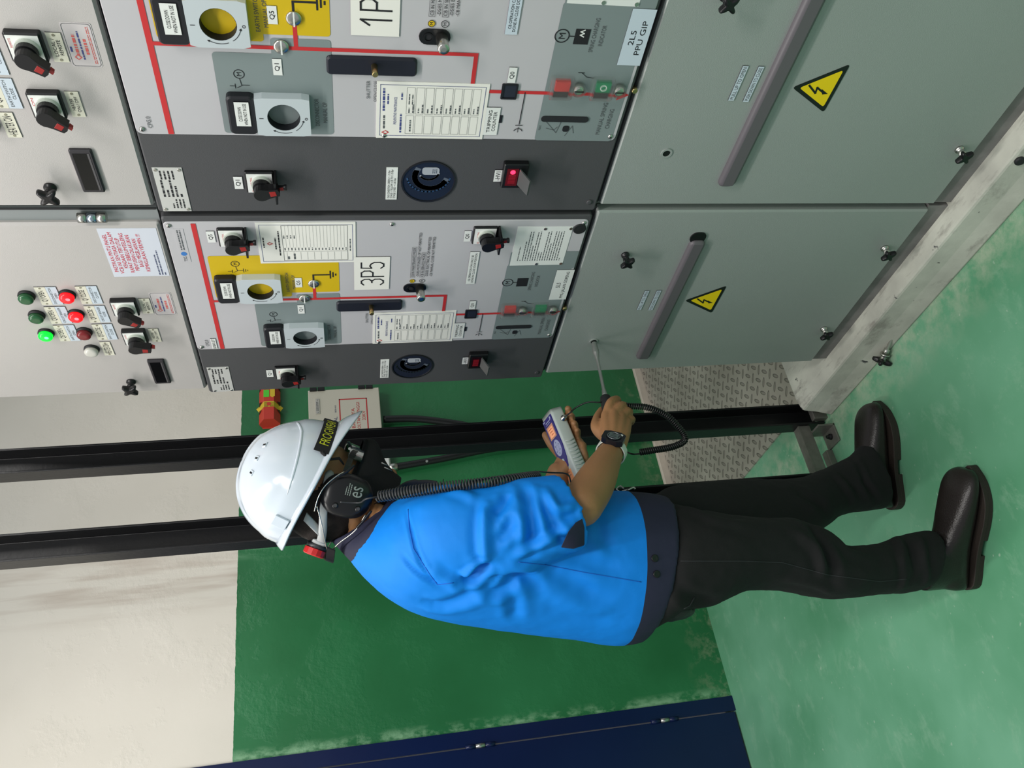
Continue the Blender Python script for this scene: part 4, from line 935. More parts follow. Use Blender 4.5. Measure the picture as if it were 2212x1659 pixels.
shirt = fuse(b, 'shirt', [blue, navyc], .0048, None, 5, fold_fn(folds, ((.0028, 8, (1, 1, .7)), (.0006, 34, (1, 1, 1)))), shirt_mat)
bvS = bvh_of(shirt.data)
def seam(name, px, r_, m_, parent, lift=.0003):
    pts = []
    for i in range(len(px)-1):
        n_ = max(2, int(math.hypot(px[i+1][0]-px[i][0], px[i+1][1]-px[i][1])/5))
        for k in range(n_): pts.append((px[i][0]+(px[i+1][0]-px[i][0])*k/n_, px[i][1]+(px[i+1][1]-px[i][1])*k/n_))
    P = []
    for x, y in pts:
        h, nn = shot(bvS, x, y)
        if h is not None and (not P or (h-P[-1]).length < .04): P.append(h+nn*lift)
    if len(P) < 3: return None
    q = MB(); q.tube(P, r_, n=6); return localize(q.build(name, m_, parent), shirt)
shirt.parent = man; shirt.data.transform(Matrix.Translation(-man.location))
seamm = mat('blue_seam', (0, 96, 190), .7)
shirt_off = man.location
def sub(o):
    """child of a child: geometry already in world coordinates"""
    o.data.transform(Matrix.Translation(-man.location)); return o
def seam2(px, r_, m_):
    pts = []; P = []
    for (x0, y0), (x1, y1) in zip(px[:-1], px[1:]):
        n_ = max(2, int(math.hypot(x1-x0, y1-y0)/5)); pts += [(x0+(x1-x0)*k/n_, y0+(y1-y0)*k/n_) for k in range(n_)]
    for x, y in pts:
        h, nn = shot(bvS, x, y)
        if h is not None and (not P or (h-P[-1]).length < .04): P.append(h+nn*.0002)
    if len(P) > 2: q = MB(); q.tube(P, r_, n=6); sub(q.build('seam', m_, shirt))
seam2([(882, 1100), (884, 1140), (893, 1185), (925, 1235), (945, 1263), (985, 1258)], .0011, seamm)
seam2([(1120, 1214), (1180, 1220), (1260, 1236), (1390, 1258)], .0010, seamm)
for px in ((1414, 1206), (1418, 1240)):
    h, nn = shot(bvS, *px)
    if h is not None:
        q = MB(); q.lathe(h, nn, [(0, .0075), (.0022, .0075), (.003, .0065), (.0022, .004), (.0022, .001)], 0, 20); sub(q.build('button', black, shirt))
# navy turn-back of the rolled sleeve, on the underside of the hem
q = MB(); P = []
for (x, y) in ((1213, 1180), (1228, 1148), (1244, 1128), (1258, 1120), (1263, 1140), (1263, 1176), (1240, 1183)):
    h, nn = shot(bvS, min(x, 1259), min(y, 1172)); 
    if h is None or h.y > -.2: h = at(x, y, -.33)
    P.append(at(x, y, h.y-.004))
cN = sum(P, Vector())/len(P)+Vector((0, -.004, 0)); n_ = len(P)
q.add(P+[cN]+[p+Vector((0, .006, 0)) for p in P], [[i, (i+1) % n_, n_] for i in range(n_)]+[[i, n_+1+i, n_+1+(i+1) % n_, (i+1) % n_] for i in range(n_)], 0, True)
sub(q.build('sleeve_lining', navyc, shirt, bevel=.001))
# collar
q = MB(); cl = []
secs = [sec((768, 1222), (862, 1090), -.095, .094), sec((752, 1206), (850, 1080), -.095, .084), sec((736, 1187), (842, 1076), -.097, .066), sec((724, 1171), (836, 1076), -.099, .056), sec((728, 1165), (836, 1084), -.099, .050), sec((760, 1190), (840, 1100), -.097, .060)]
secs = [(c, a, e+Vector((0, 0, dz))) for (c, a, e), dz in zip(secs, (0, -.004, -.014, -.026, -.026, -.012))]
loft(q, secs, 36, 4, caps=False)
sub(q.build('collar', navyc, shirt))
# ---- trousers
trc = mat('black_denim', (14, 15, 15), .85, bump=.35, bscale=1200, var=.15, vscale=14)
b = MB()
loft(b, [sec((1370, 1360), (1372, 1095), -.085, .150), sec((1410, 1362), (1412, 1090), -.08, .156), sec((1450, 1340), (1450, 1095), -.075, .150), sec((1490, 1300), (1490, 1110), -.07, .12)], 40)
loft(b, [sec((1400, 1366), (1400, 1100), -.12, .11), sec((1435, 1352), (1440, 1098), -.14, .112), sec((1480, 1322), (1500, 1104), -.152, .106), sec((1540, 1308), (1560, 1112), -.155, .098), sec((1620, 1276), (1640, 1122), -.152, .086), sec((1700, 1275), (1700, 1124), -.145, .080), sec((1763, 1289), (1771, 1150), -.135, .074), sec((1818, 1293), (1800, 1175), -.125, .070), sec((1896, 1285), (1876, 1177), -.105, .066), sec((1974, 1282), (1935, 1157), -.09, .070), sec((2014, 1274), (1992, 1146), -.082, .072)], 36)
loft(b, [sec((1400, 1300), (1400, 1075), -.02, .10), sec((1451, 1262), (1451, 1052), .005, .105), sec((1560, 1222), (1560, 1041), .02, .095), sec((1642, 1196), (1642, 1040), .025, .084), sec((1720, 1172), (1720, 1033), .03, .078), sec((1772, 1150), (1751, 1023), .035, .072), sec((1825, 1112), (1786, 1009), .045, .066), sec((1888, 1101), (1830, 986), .052, .068), sec((1925, 1097), (1850, 962), .055, .070)], 36)
tf = [([(1460, 1270), (1500, 1290), (1540, 1298)], -.008, .014), ([(1740, 1130), (1770, 1160), (1790, 1200), (1800, 1250)], -.010, .014), ([(1715, 1150), (1760, 1185), (1785, 1240)], .008, .012), ([(1770, 1140), (1830, 1190), (1880, 1200)], .007, .014), ([(1960, 1165), (1975, 1200), (1978, 1250)], -.009, .010), ([(1935, 1160), (1950, 1205), (1950, 1270)], .007, .010), ([(1985, 1160), (1998, 1205), (2000, 1262)], .007, .009), ([(1690, 1250), (1760, 1262), (1800, 1280)], .005, .010), ([(1720, 1060), (1760, 1080), (1790, 1110)], -.007, .012), ([(1800, 1020), (1830, 1050), (1850, 1085)], .006, .010), ([(1840, 990), (1868, 1040), (1895, 1080)], -.007, .009), ([(1460, 1090), (1540, 1120), (1640, 1135)], .004, .014)]
trs = fuse(b, 'trousers', [trc], .0055, None, 5, fold_fn(tf, ((.004, 8, (1, 1, .6)), (.0015, 30, (1, 1, 1))))); bvT = bvh_of(trs.data); add(trs)
def onT(px, r_, m_, nm='seam'):
    P = []
    for (x0, y0), (x1, y1) in zip(px[:-1], px[1:]):
        n_ = max(2, int(math.hypot(x1-x0, y1-y0)/6))
        for k in range(n_):
            h, nn = shot(bvT, x0+(x1-x0)*k/n_, y0+(y1-y0)*k/n_)
            if h is not None and (not P or (h-P[-1]).length < .05): P.append(h+nn*.0003)
    if len(P) > 2: q = MB(); q.tube(P, r_, n=6); sub(q.build(nm, m_, trs))
dk = mat('denim_seam', (40, 42, 44), .8)
onT([(1470, 1212), (1600, 1212), (1690, 1215), (1790, 1242), (1900, 1256), (1965, 1250)], .0012, dk)
onT([(1500, 1290), (1490, 1308), (1470, 1318)], .0015, dk, 'pocket_edge')
# wallet bulge in the back pocket
h1 = at(1452, 1322, -.10)
b = MB(); ell(b, h1, (H*.020, Wd*.060, Vector((0, 0, .048))), 20, 12)
pk = fuse(b, 'back_pocket', [mat('worn_black', (34, 34, 34), .55, bump=.4, bscale=60)], .005, None, 2, fold_fn([], ((.003, 30, (1, 1, 1)),))); add(pk)
# ---- boots
lea = mat('brown_black_leather', (33, 28, 26), .32, bump=.3, bscale=300, var=.15, vscale=25)
solem = mat('boot_sole', (44, 37, 32), .6, bump=.3, bscale=120)
def boot(heel, toe, shaft, label):
    h0, t0 = Vector(heel), Vector(toe); ax = (t0-h0); L = ax.length; ax.normalize(); lt = Vector((0, 0, 1)).cross(ax); Z = Vector((0, 0, 1))
    def P(x, y, z): return h0+ax*(x*L)+lt*y+Z*z
    b = MB()
    prof = [(.015, .026, .022, .075), (.06, .035, .020, .105), (.18, .038, .020, .125), (.32, .039, .020, .122), (.46, .043, .020, .100), (.60, .049, .020, .088), (.74, .053, .020, .077), (.86, .052, .020, .068), (.945, .042, .020, .056), (.99, .022, .022, .042)]
    loft(b, [(P(x, 0, (z0+z1)/2), lt*w, Z*(z1-z0)/2) for x, w, z0, z1 in prof], 32, 4, pw=.85)
    s0 = Vector(shaft)
    loft(b, [(P(.20, 0, .06), ax*.056, lt*.040), (P(.21, 0, .10), ax*.058, lt*.043), (P(.21, 0, .14), ax*.056, lt*.044), (s0, ax*.056, lt*.046)], 28, 3)
    o = fuse(b, 'boot', [lea], .0042, None, 4, lambda me: None); o['label'] = label; add(o)
    out = []
    for k in range(48):
        t = 2*pi*k/48; x = .5+.5*cos(t)*1.02; y0 = [0.030, .036, .037, .040, .046, .053, .057, .054, .040, .012]
        q = min(.999, max(0, x))*9; i = int(q); w = y0[i]*(1-(q-i))+y0[min(i+1, 9)]*(q-i)
        out.append((x, math.copysign(min(1, abs(sin(t))*2.2)**.8*w*1.04, sin(t))))
    s_ = MB()
    def slab(sel, z0, z1, g=1.):
        pts = [(x, y*g) for x, y in sel]; n_ = len(pts)
        vs = [P(x, y, z) for z in (z0, z0+.002, z1-.002, z1) for x, y in [(.5+(x-.5)*(1.0), y) for x, y in pts]]
        s_.add(vs, [[j*n_+i, j*n_+(i+1) % n_, (j+1)*n_+(i+1) % n_, (j+1)*n_+i] for j in range(3) for i in range(n_)]+[list(range(n_))[::-1], [3*n_+i for i in range(n_)]], 0)
    slab(out, .012, .0235); slab([(x, y*.98) for x, y in out if x > .42], .001, .0125); slab([(x, y*.98) for x, y in out if x < .31], 0, .0125)
    o2 = s_.build('sole', solem, o, bevel=.0015); o2.data.transform(Matrix.Translation(-man.location))
    return o
boot((-.690, -.030, 0), (-.462, -.222, 0), at(1985, 1212, -.082)+Vector((0, 0, -.01)), 'right boot')
boot((-.423, .098, 0), (-.150, -.012, 0), at(1880, 1040, .055)+Vector((0, 0, -.01)), 'left boot')
# ================================================================= what he wears on his head
shell = mat('white_helmet_shell', (206, 216, 226), .16, coat=.5, spec=.6)
def HV(p): return HF(*p)
hl = bpy.data.objects.new('helmet', None); COL.objects.link(hl); hl.parent = man; hl.empty_display_size = .05
def addh(o, par=hl): o.parent = par; o.data.transform(Matrix.Translation(-man.location)); return o
b = MB(); NA, NR = 64, 26
CF = -.008
def dome(th, ph, g=0.):
    """th round the head (0 = front), ph 0 at the rim, pi/2 at the crown"""
    ru = .072 - .014*cos(th) + .006*cos(2*th)
    if cos(th) < 0: ru -= .010*(cos(th))**2
    c = cos(ph)**.92; s_ = sin(ph)
    lx = (.140 if cos(th) > 0 else .134)+g; ly = .120+g
    f_ = CF+lx*cos(th)*c; l_ = ly*sin(th)*c
    u_ = ru+(.158+g-(ru-.062))*s_
    # three raised ribs over the crown
    rib = .0035*math.exp(-((l_)/.010)**4)*(1 if f_ < .06 else 0)*min(1, s_*1.6) + .0028*(math.exp(-((abs(l_)-.040)/.007)**4))*min(1, max(0, s_-.25)*3)*(1 if f_ < .05 else max(0, 1-(f_-.05)/.03))
    # peaked crease above the brim running back along the side
    step = .0035*(1/(1+math.exp((s_-.30-.20*max(0, cos(th)))*60)))
    k = 1+(rib+step)/.14
    return (CF+(f_-CF)*k, l_*k, ru+(u_-ru)*(1+rib/.16))
vs = []; 
for j in range(NR+1):
    ph = (pi/2)*(j/NR)
    for i in range(NA): vs.append(HV(dome(2*pi*i/NA, min(ph, pi/2-.002))))
n0 = len(vs)
for j in range(NR+1):
    ph = (pi/2)*(1-j/NR)
    for i in range(NA): vs.append(HV(dome(2*pi*i/NA, min(ph, pi/2-.002), -.003)))
fs = [[j*NA+i, j*NA+(i+1) % NA, (j+1)*NA+(i+1) % NA, (j+1)*NA+i] for j in range(2*NR+1) for i in range(NA)]
fs += [[(2*NR+1)*NA+i, (2*NR+1)*NA+(i+1) % NA, (i+1) % NA, i] for i in range(NA)]
b.add(vs, fs, 0, True)
addh(b.build('shell', shell))
# peak, rim gutter and rear lip
b = MB(); N_ = 48; vs = []
for i in range(N_):
    th = 2*pi*i/N_; f0, l0, u0 = dome(th, .03); out = .0055
    pk = max(0, cos(th)); out += .044*pk**3.2; rr_ = max(0, -cos(th)); out += .006*rr_**3
    dr_ = -.004-.034*pk**3-.010*rr_**4
    q = Vector((f0-CF, l0, 0)).normalized()
    top = Vector((f0, l0, u0)); 
    for a_f, dz, th_ in ((0, .004, 0), (.5, .002, 0), (1., 0, 0), (1., -.0035, 0), (.5, -.0015, 0), (-.1, -.002, 0)):
        p = top+q*out*a_f+Vector((0, 0, dr_*max(0, a_f)**1.3+dz)); vs.append(HV(p))
b.add(vs, [[i*6+k, ((i+1) % N_)*6+k, ((i+1) % N_)*6+(k+1) % 6, i*6+(k+1) % 6] for i in range(N_) for k in range(6)], 0, True)
addh(b.build('brim', shell))
# ridge that climbs from the peak and runs back over the side
b = MB()
for sd in (-1, 1):
    P = []
    for k in range(13):
        t = k/12; th = sd*rad(22+86*t); ph = rad(30-15*t) if t > .25 else rad(30-15*t+ (0.25-t)*10)
        P.append(HV(dome(th, ph, -.0008)))
    b.tube(P, [.0035]*10+[.003, .002, .001], n=8)
    P = [HV(dome(sd*rad(a), rad(12), .001)) for a in (128, 131, 134)]
    # side socket for accessories
    c = Vector(HV(dome(sd*rad(128), rad(3), .001))); 
    X1 = Vector(HV(dome(sd*rad(139), rad(3), .001)))-c; X2 = Vector(HV(dome(sd*rad(128), rad(15), .001)))-c; nn = X1.cross(X2).normalized()*(.005)
    if nn.dot(c-HF(0, 0, .08)) < 0: nn = -nn
    q8 = [c, c+X1, c+X1+X2, c+X2]; b.add([p for p in q8]+[p+nn for p in q8], [[0, 1, 5, 4], [1, 2, 6, 5], [2, 3, 7, 6], [3, 0, 4, 7], [4, 5, 6, 7], [0, 3, 2, 1]])
addh(b.build('ridge', shell, bevel=.001))
# vents
for sd in (-1, 1):
    for th, ph in ((62, 54), (84, 56), (106, 54)):
        c = HV(dome(sd*rad(th), rad(ph), .0004)); X1 = (HV(dome(sd*rad(th+4), rad(ph), .0004))-c).normalized(); X2 = (HV(dome(sd*rad(th), rad(ph+2), .0004))-c).normalized(); nn = X1.cross(X2)
        if nn.dot(c-HF(0, 0, .08)) < 0: nn = -nn
        fv = Frame(c, X1, X2, nn); b = MB(fv); b.bevrect(-.006, -.005, .006, .005, -.003, .0014, .001); b.rect(-.002, -.0035, .002, .0035, .0014, .0017, 1); addh(b.build('vent', [shell, black]))
# suspension, ratchet knob
b = MB(); gp = mat('helmet_cradle', (176, 180, 180), .45)
for sd in (-1, 1):
    loft(b, [(HF(.02, sd*.088, .045), hF*.012, hU*.010), (HF(-.045, sd*.092, .030), hF*.011, hU*.008), (HF(-.090, sd*.070, .012), hF*.008, hU*.009), (HF(-.112, sd*.030, .004), hL*.008, hU*.010)], 10, 4)
    loft(b, [(HF(-.075, sd*.088, .058), hF*.009, hL*.002), (HF(-.095, sd*.060, .010), hF*.009, hL*.002)], 8, 3)
loft(b, [(HF(-.112, -.035, .006), hF*.004, hU*.016), (HF(-.118, 0, .004), hF*.004, hU*.018), (HF(-.112, .035, .006), hF*.004, hU*.016)], 12, 4)
addh(b.build('cradle', gp))
b = MB(); K0 = HF(-.118, 0, .006); b.lathe(K0, -hF, [(0, .022), (.008, .022), (.010, .019)], 0, 28)
for k in range(1): b.lathe(K0-hF*.010, -hF, [(0, .019), (.001, .0235), (.014, .0235), (.016, .020), (.0165, .010)], 1, 14, smooth=False)
addh(b.build('ratchet_knob', [mat('dark_grey_plastic', (60, 62, 64), .4), mat('bright_red_plastic', (206, 44, 44), .4)]))
# strap with yellow letters round the front of the shell
b = MB(); vs = []; N_ = 24; SP = []
for i in range(N_+1):
    th = rad(-64+116*i/N_)
    for ph, g in ((rad(1), .005), (rad(1), .0065), (rad(12), .0065), (rad(12), .005)): vs.append(HV(dome(th, ph, g)))
b.add(vs, [[i*4+k, (i+1)*4+k, (i+1)*4+(k+1) % 4, i*4+(k+1) % 4] for i in range(N_) for k in range(4)]+[[0, 1, 2, 3], [N_*4+3, N_*4+2, N_*4+1, N_*4]], 0)
tv, tf_ = text2d('FROGWEAR')
def onstrap(x, y): return HV(dome(rad(-57+38*x), rad(3+7*y), .0070))
b.add([onstrap(x, y) for x, y in tv], tf_, 1)
sp_ = addh(b.build('goggle_strap', [mat('black_webbing', (22, 22, 24), .7), mat('lime_print', (196, 200, 40), .5)])); 
b = MB(); b.tube([HV(dome(rad(-64), rad(6), .006)), HF(.050, -.106, .058), HF(.060, -.098, .040), HF(.052, -.092, .026)], [.004, .003, .003, .002], n=8); b.build('strap_tail', MATS['black_webbing'], sp_).data.transform(Matrix.Translation(-man.location))
# ---- ear defenders
ed = bpy.data.objects.new('ear_defenders', None); COL.objects.link(ed); ed.parent = man
cupm = mat('cup_black', (20, 20, 22), .28)
for sd in (-1, 1):
    c = HF(-.006, sd*.079, -.004); aL = hL*sd
    vU = (hU*cos(rad(8))-hF*sin(rad(8))); vF = vU.cross(aL).normalized()
    b = MB(); secs = [(0, .86), (.010, .92), (.014, .99), (.022, 1.0), (.030, .93), (.037, .78), (.0405, .52), (.0415, .2)]
    loft(b, [(c+aL*h, vU*.054*r_, vF*.046*r_) for h, r_ in secs], 40, 3, pw=.88)
    o = addh(b.build('ear_cup', cupm), ed)
    b = MB(); loft(b, [(c-aL*.006+aL*h, vU*.050*r_, vF*.040*r_) for h, r_ in ((0, .9), (.005, 1.), (.012, 1.04), (.018, .95))], 32, 3); addh(b.build('cushion', mat('cushion_vinyl', (26, 26, 28), .5)), o)
    if sd < 0:
        # white maker's mark and the screws
        fc = Frame(c+aL*.0412, vF if True else vF, vU, aL)
        fr1 = vF*(1 if vF.dot(hF) > 0 else -1)
        def cup(x, y):
            r2 = min(.97, (x/.046)**2+(y/.054)**2); return c+fr1*x+vU*y+aL*(.0425-.020*r2**2.2+.0006)
        b = MB(); tv, tf_ = text2d('es'); 
        b.add([cup(.004+.022*(x-.2), -.016+.020*y-.012) for x, y in tv], tf_, 0)
        for k, L_ in enumerate((.024, .026, .018)):
            for i in range(6):
                x0 = .000+L_*i/6; y0 = -.004+k*.0045; b.add([cup(x0, y0), cup(x0+L_/6*.8, y0), cup(x0+L_/6*.8, y0+.0018), cup(x0, y0+.0018)], [[0, 1, 2, 3]], 0)
        addh(b.build('maker_mark', mat('mark_grey', (140, 150, 142), .5), ), o)
        for x, y in ((-.030, .022), (-.026, -.030)):
            b = MB(); p = cup(x*.85, y*.9); b.lathe(p-aL*.002, aL, [(0, .006), (.004, .006), (.005, .004)], 0, 16); b.lathe(p+aL*.002, aL, [(0, .0035), (.0012, .0035)], 1, 12)
            addh(b.build('pivot_screw', [cupm, mat('screw_dark', (70, 70, 72), .3)]), o)
wire = mat('bright_wire', (206, 200, 190), .25, 1.)
def cr(pts, sub=6): return [Vector(p) for p in cat([tuple(p) for p in pts], sub)]
bd = bpy.data.objects.new('neck_band', None)
for sd in (-1, 1):
    b = MB(); b.tube(cr([HF(.040, sd*.122, .016), HF(.026, sd*.124, .030), HF(-.004, sd*.124, .046), HF(-.032, sd*.122, .050), HF(-.060, sd*.116, .046)]), .0013, n=8)
    b.tube(cr([HF(-.048, sd*.118, .046), HF(-.078, sd*.108, .022), HF(-.108, sd*.080, .000), HF(-.128, sd*.046, -.018)]), .0013, n=8)
    b.tube(cr([HF(-.030, sd*.122, -.052), HF(-.066, sd*.112, -.046), HF(-.100, sd*.086, -.028), HF(-.120, sd*.056, -.022)]), .0014, n=8)
    addh(b.build('band_wire', wire), ed)
    b = MB(); b.tube(cr([HF(.056, sd*.118, .008), HF(.040, sd*.122, .016), HF(.022, sd*.122, .030)]), [.003]*12+[.002], n=8, smooth=False); addh(b.build('band_clip', black), ed)
    b = MB(); b.tube(cr([HF(-.018, sd*.124, -.060), HF(-.045, sd*.120, -.052), HF(-.060, sd*.114, -.047)]), .0028, n=8)
    addh(b.build('band_clip', black), ed)
b = MB(); P = cr([HF(-.116, -.070, -.018), HF(-.138, -.030, -.028), HF(-.142, 0, -.030), HF(-.138, .030, -.028), HF(-.116, .070, -.018)], 5); 
vs = [p+hU*h+hF*g for p in P for h, g in ((-.009, 0), (.009, 0), (.009, -.003), (-.009, -.003))]; N_ = len(P)
b.add(vs, [[i*4+k, (i+1)*4+k, (i+1)*4+(k+1) % 4, i*4+(k+1) % 4] for i in range(N_-1) for k in range(4)]+[[0, 1, 2, 3], [(N_-1)*4+k for k in range(4)]])
addh(b.build('neck_band', black), ed)
bpy.data.objects.remove(bd)
# coiled lead from the cup down to the meter
def coil(P0, turns, R_, r_, seg=10):
    P = [Vector(p) for p in P0]; L = [0]
    for a, e in zip(P[:-1], P[1:]): L.append(L[-1]+(e-a).length)
    tot = L[-1]; out = []; j = 0; up = None; n_ = int(turns*seg)
    for i in range(n_+1):
        s_ = tot*i/n_
        while j < len(L)-2 and L[j+1] < s_: j += 1
        t = (s_-L[j])/max(1e-9, L[j+1]-L[j]); c = P[j].lerp(P[j+1], t); d = (P[min(j+2, len(P)-1)]-P[max(j-1, 0)]).normalized()
        if up is None: up = d.orthogonal()
        up = (up-d*up.dot(d)).normalized(); w = d.cross(up); a = 2*pi*i/seg
        R2 = R_(i/n_) if callable(R_) else R_
        out.append(c+(up*cos(a)+w*sin(a))*R2)
    return out
rubcord = mat('black_cord', (26, 26, 27), .3); greycord = mat('dark_grey_cord', (52, 54, 56), .45)
b = MB(); cupx = HF(-.024, -.122, .006)
b.tube(cr([cupx, HF(-.012, -.128, -.03), at(790, 1078, -.262), at(816, 1073, -.262)]), .0017, n=8)
path = cr([at(816, 1073, -.262), at(860, 1066, -.280), at(950, 1053, -.310), at(1040, 1043, -.325), at(1110, 1036, -.315), at(1160, 1029, -.280)], 8)
b.tube(coil(path, 58, lambda t: .0098+.001*sin(t*9), .0022), .0020, n=6)
b.tube(cr([at(1160, 1029, -.280), at(1160, 1019, -.24), at(1190, 1021, -.16), at(1225, 1024, -.13), MT(.178, .040, -.002)]), .0018, n=8)
addh(b.build('coiled_lead', greycord), ed)
# ---- glasses
gl = bpy.data.objects.new('safety_glasses', None); COL.objects.link(gl); gl.parent = man
fmz = mat('glasses_frame', (14, 22, 18), .2); lens = mat('green_lens', (20, 60, 40), .05, trans=.6)
MATS['green_lens'].node_tree.nodes['Principled BSDF'].inputs['Alpha'].default_value = .75
for sd in (-1, 1):
    b = MB(); P = cr([HF(.012, sd*.079, .014), HF(.045, sd*.080, .016), HF(.078, sd*.070, .016), HF(.092, sd*.058, .012)], 4)
    vs = [p+hU*h+hL*sd*g for i, p in enumerate(P) for h, g in ((-.006, 0), (.006, 0), (.006, .003), (-.006, .003))]; N_ = len(P)
    b.add(vs, [[i*4+k, (i+1)*4+k, (i+1)*4+(k+1) % 4, i*4+(k+1) % 4] for i in range(N_-1) for k in range(4)]+[[0, 1, 2, 3], [(N_-1)*4+k for k in range(4)]]); addh(b.build('temple', fmz), gl)
    b = MB(); vs = []; NX, NY = 10, 6
    for i in range(NX+1):
        for j in range(NY+1):
            t = i/NX; v_ = j/NY-.5; a = rad(8+60*t); hh = .019*(1-.25*t)*(1 if v_ > 0 else 1.1-.3*(1-t))
            vs.append(HF(.050+.058*cos(a), sd*.068*sin(a), .008+2*v_*hh))
    top = [p+hF*.0015 for p in vs]
    b.add(vs+top, [[i*(NY+1)+j, (i+1)*(NY+1)+j, (i+1)*(NY+1)+j+1, i*(NY+1)+j+1] for i in range(NX) for j in range(NY)]+[[q+len(vs) for q in (i*(NY+1)+j, (i+1)*(NY+1)+j, (i+1)*(NY+1)+j+1, i*(NY+1)+j+1)] for i in range(NX) for j in range(NY)], 0, True)
    addh(b.build('lens', lens), gl)
b = MB(); b.tube(cr([HF(.094, -.060, .024), HF(.105, -.030, .029), HF(.108, 0, .029), HF(.105, .030, .029), HF(.094, .060, .024)], 4), .0035, n=8); addh(b.build('brow_bar', fmz), gl)
b = MB(); b.lathe(HF(.090, -.064, .026), -hL, [(0, .003), (.003, .003)], 0, 10); addh(b.build('hinge_pin', chrome), gl)
# ---- mask
b = MB(); vs = []; NX, NY = 28, 14
for i in range(NX+1):
    th = rad(-88+176*i/NX)
    for j in range(NY+1):
        v_ = j/NY; u_ = -.008-.100*v_-(.0-.010*abs(sin(th))**2*(1-v_))
        rx = .072+.034*math.exp(-((v_-.22)/.30)**2)*max(0, cos(th))**3+.012*cos(th)*(1-v_)-.010*v_*v_; ry = .070-.016*v_**2
        bulge = .006*max(0, cos(th))
        vs.append(HF(.016+(rx+bulge)*cos(th)-.004*v_, ry*sin(th), u_+.010*(1-abs(sin(th)))*(1-v_)))
vin = [v_-(v_-HF(0, 0, -.05)).normalized()*.0018 for v_ in vs]
g_ = NY+1
F1 = [[i*g_+j, (i+1)*g_+j, (i+1)*g_+j+1, i*g_+j+1] for i in range(NX) for j in range(NY)]
b.add(vs+vin, F1+[[len(vs)+q for q in f[::-1]] for f in F1], 0, True)
mk = addh(b.build('face_mask', mat('black_mask_cloth', (12, 12, 13), .8, bump=.3, bscale=900)), man)
bvM = bvh_of(mk.data)
b = MB(); 
for (x0, y0, x1, y1) in ((824, 1000, 836, 1006), (830, 1010, 845, 1017), (838, 1003, 843, 1012)):
    P = []
    for x, y in ((x0, y0), (x1, y1)):
        d = (FW+RT*((829.5-y)/FPX)-UP*((x-1106)/FPX)).normalized(); h = bvM.ray_cast(cam_pos-man.location, d)
        if h[0] is not None: P.append(h[0]+man.location+h[1]*.0006)
    if len(P) == 2: b.tube(P, .0022, n=6, flat=.4)
if b.v: o = b.build('mask_print', mat('mask_white', (190, 190, 184), .5), mk); o.data.transform(Matrix.Translation(-man.location))
# loose black tape hanging from the mask
b = MB(); P = cr([HF(.000, -.060, -.075), at(850, 1066, -.175), at(880, 1048, -.165), at(915, 1043, -.165), at(940, 1045, -.165), at(950, 1049, -.165), at(956, 1044, -.165), at(958, 1035, -.165)], 6)
b.tube(P, [.010 if i < 16 else .0075 if i < 26 else .002 for i in range(len(P))], n=8, flat=.25); addh(b.build('mask_tape', mat('tape_black', (30, 30, 33), .6)), man)
# ---- watch
wt = bpy.data.objects.new('wrist_watch', None); COL.objects.link(wt); wt.parent = man
wax = (WR-ER).normalized(); wc = ER.lerp(WR, .93); nf = (cam_pos-wc); nf = (nf-wax*nf.dot(wax)).normalized(); nf = (nf+Vector((0, 0, .35))).normalized(); nf = (nf-wax*nf.dot(wax)).normalized(); sdv = wax.cross(nf)
b = MB(); N_ = 40; vs = []
for k in range(N_):
    t = 2*pi*k/N_; r0 = nf*cos(t)+sdv*sin(t)
    for q, rr_ in ((-.010, .0305), (-.010, .0335), (.010, .0335), (.010, .0305)): vs.append(wc+wax*q+r0*rr_*(1.0 if abs(cos(t)) > .4 else 1.02))
b.add(vs, [[i*4+k, ((i+1) % N_)*4+k, ((i+1) % N_)*4+(k+1) % 4, i*4+(k+1) % 4] for i in range(N_) for k in range(4)], 0)
b.tube([wc-nf*.030-sdv*.012, wc-nf*.038-sdv*.022, wc-nf*.040-sdv*.030+wax*.002], [.008, .008, .006], n=8, flat=.3)
addh(b.build('watch_strap', mat('white_resin', (214, 218, 210), .35), bevel=.0008), wt)
fw = Frame(wc+nf*.030, wax, sdv, nf)
b = MB(fw); b.poly([(-.014, -.024), (.014, -.024), (.020, -.012), (.021, .012), (.014, .024), (-.014, .024), (-.021, .012), (-.020, -.012)], -.002, .011, 0); b.poly(circ(0, 0, .0155, 24, .0165), .011, .0125, 0)
b.ring(0, 0, .0130, .0145, .012, .0131, 2, 28); o = addh(b.build('watch_case', [mat('watch_black', (24, 23, 30), .25), white, mat('watch_silver', (170, 175, 180), .25, .8)], bevel=.0012), wt)
b = MB(fw); b.poly(rr(-.008, -.0105, .008, .0105, .002), .0125, .0130, 0); b.line([(-.003, -.006), (-.003, .006)], .0016, .0133, 1); b.line([(.003, -.007), (.003, .004)], .001, .0133, 1)
addh(b.build('watch_display', [mat('lcd_grey', (92, 104, 104), .15), ink]), o)
b = MB(fw); b.rect(.008, .012, .014, .018, .0112, .0118, 0); addh(b.build('logo_mark', white), o)
# key clip at the belt
b = MB(); b.tube(cr([at(1338, 1066, -.10), at(1346, 1061, -.12), at(1358, 1058, -.13), at(1368, 1053, -.13), at(1372, 1057, -.13)], 4), .0028, n=8); b.tube(cr([at(1338, 1062, -.10), at(1332, 1056, -.10), at(1340, 1050, -.10), at(1348, 1056, -.11)], 4), .002, n=8)
addh(b.build('key_clip', steel), man)
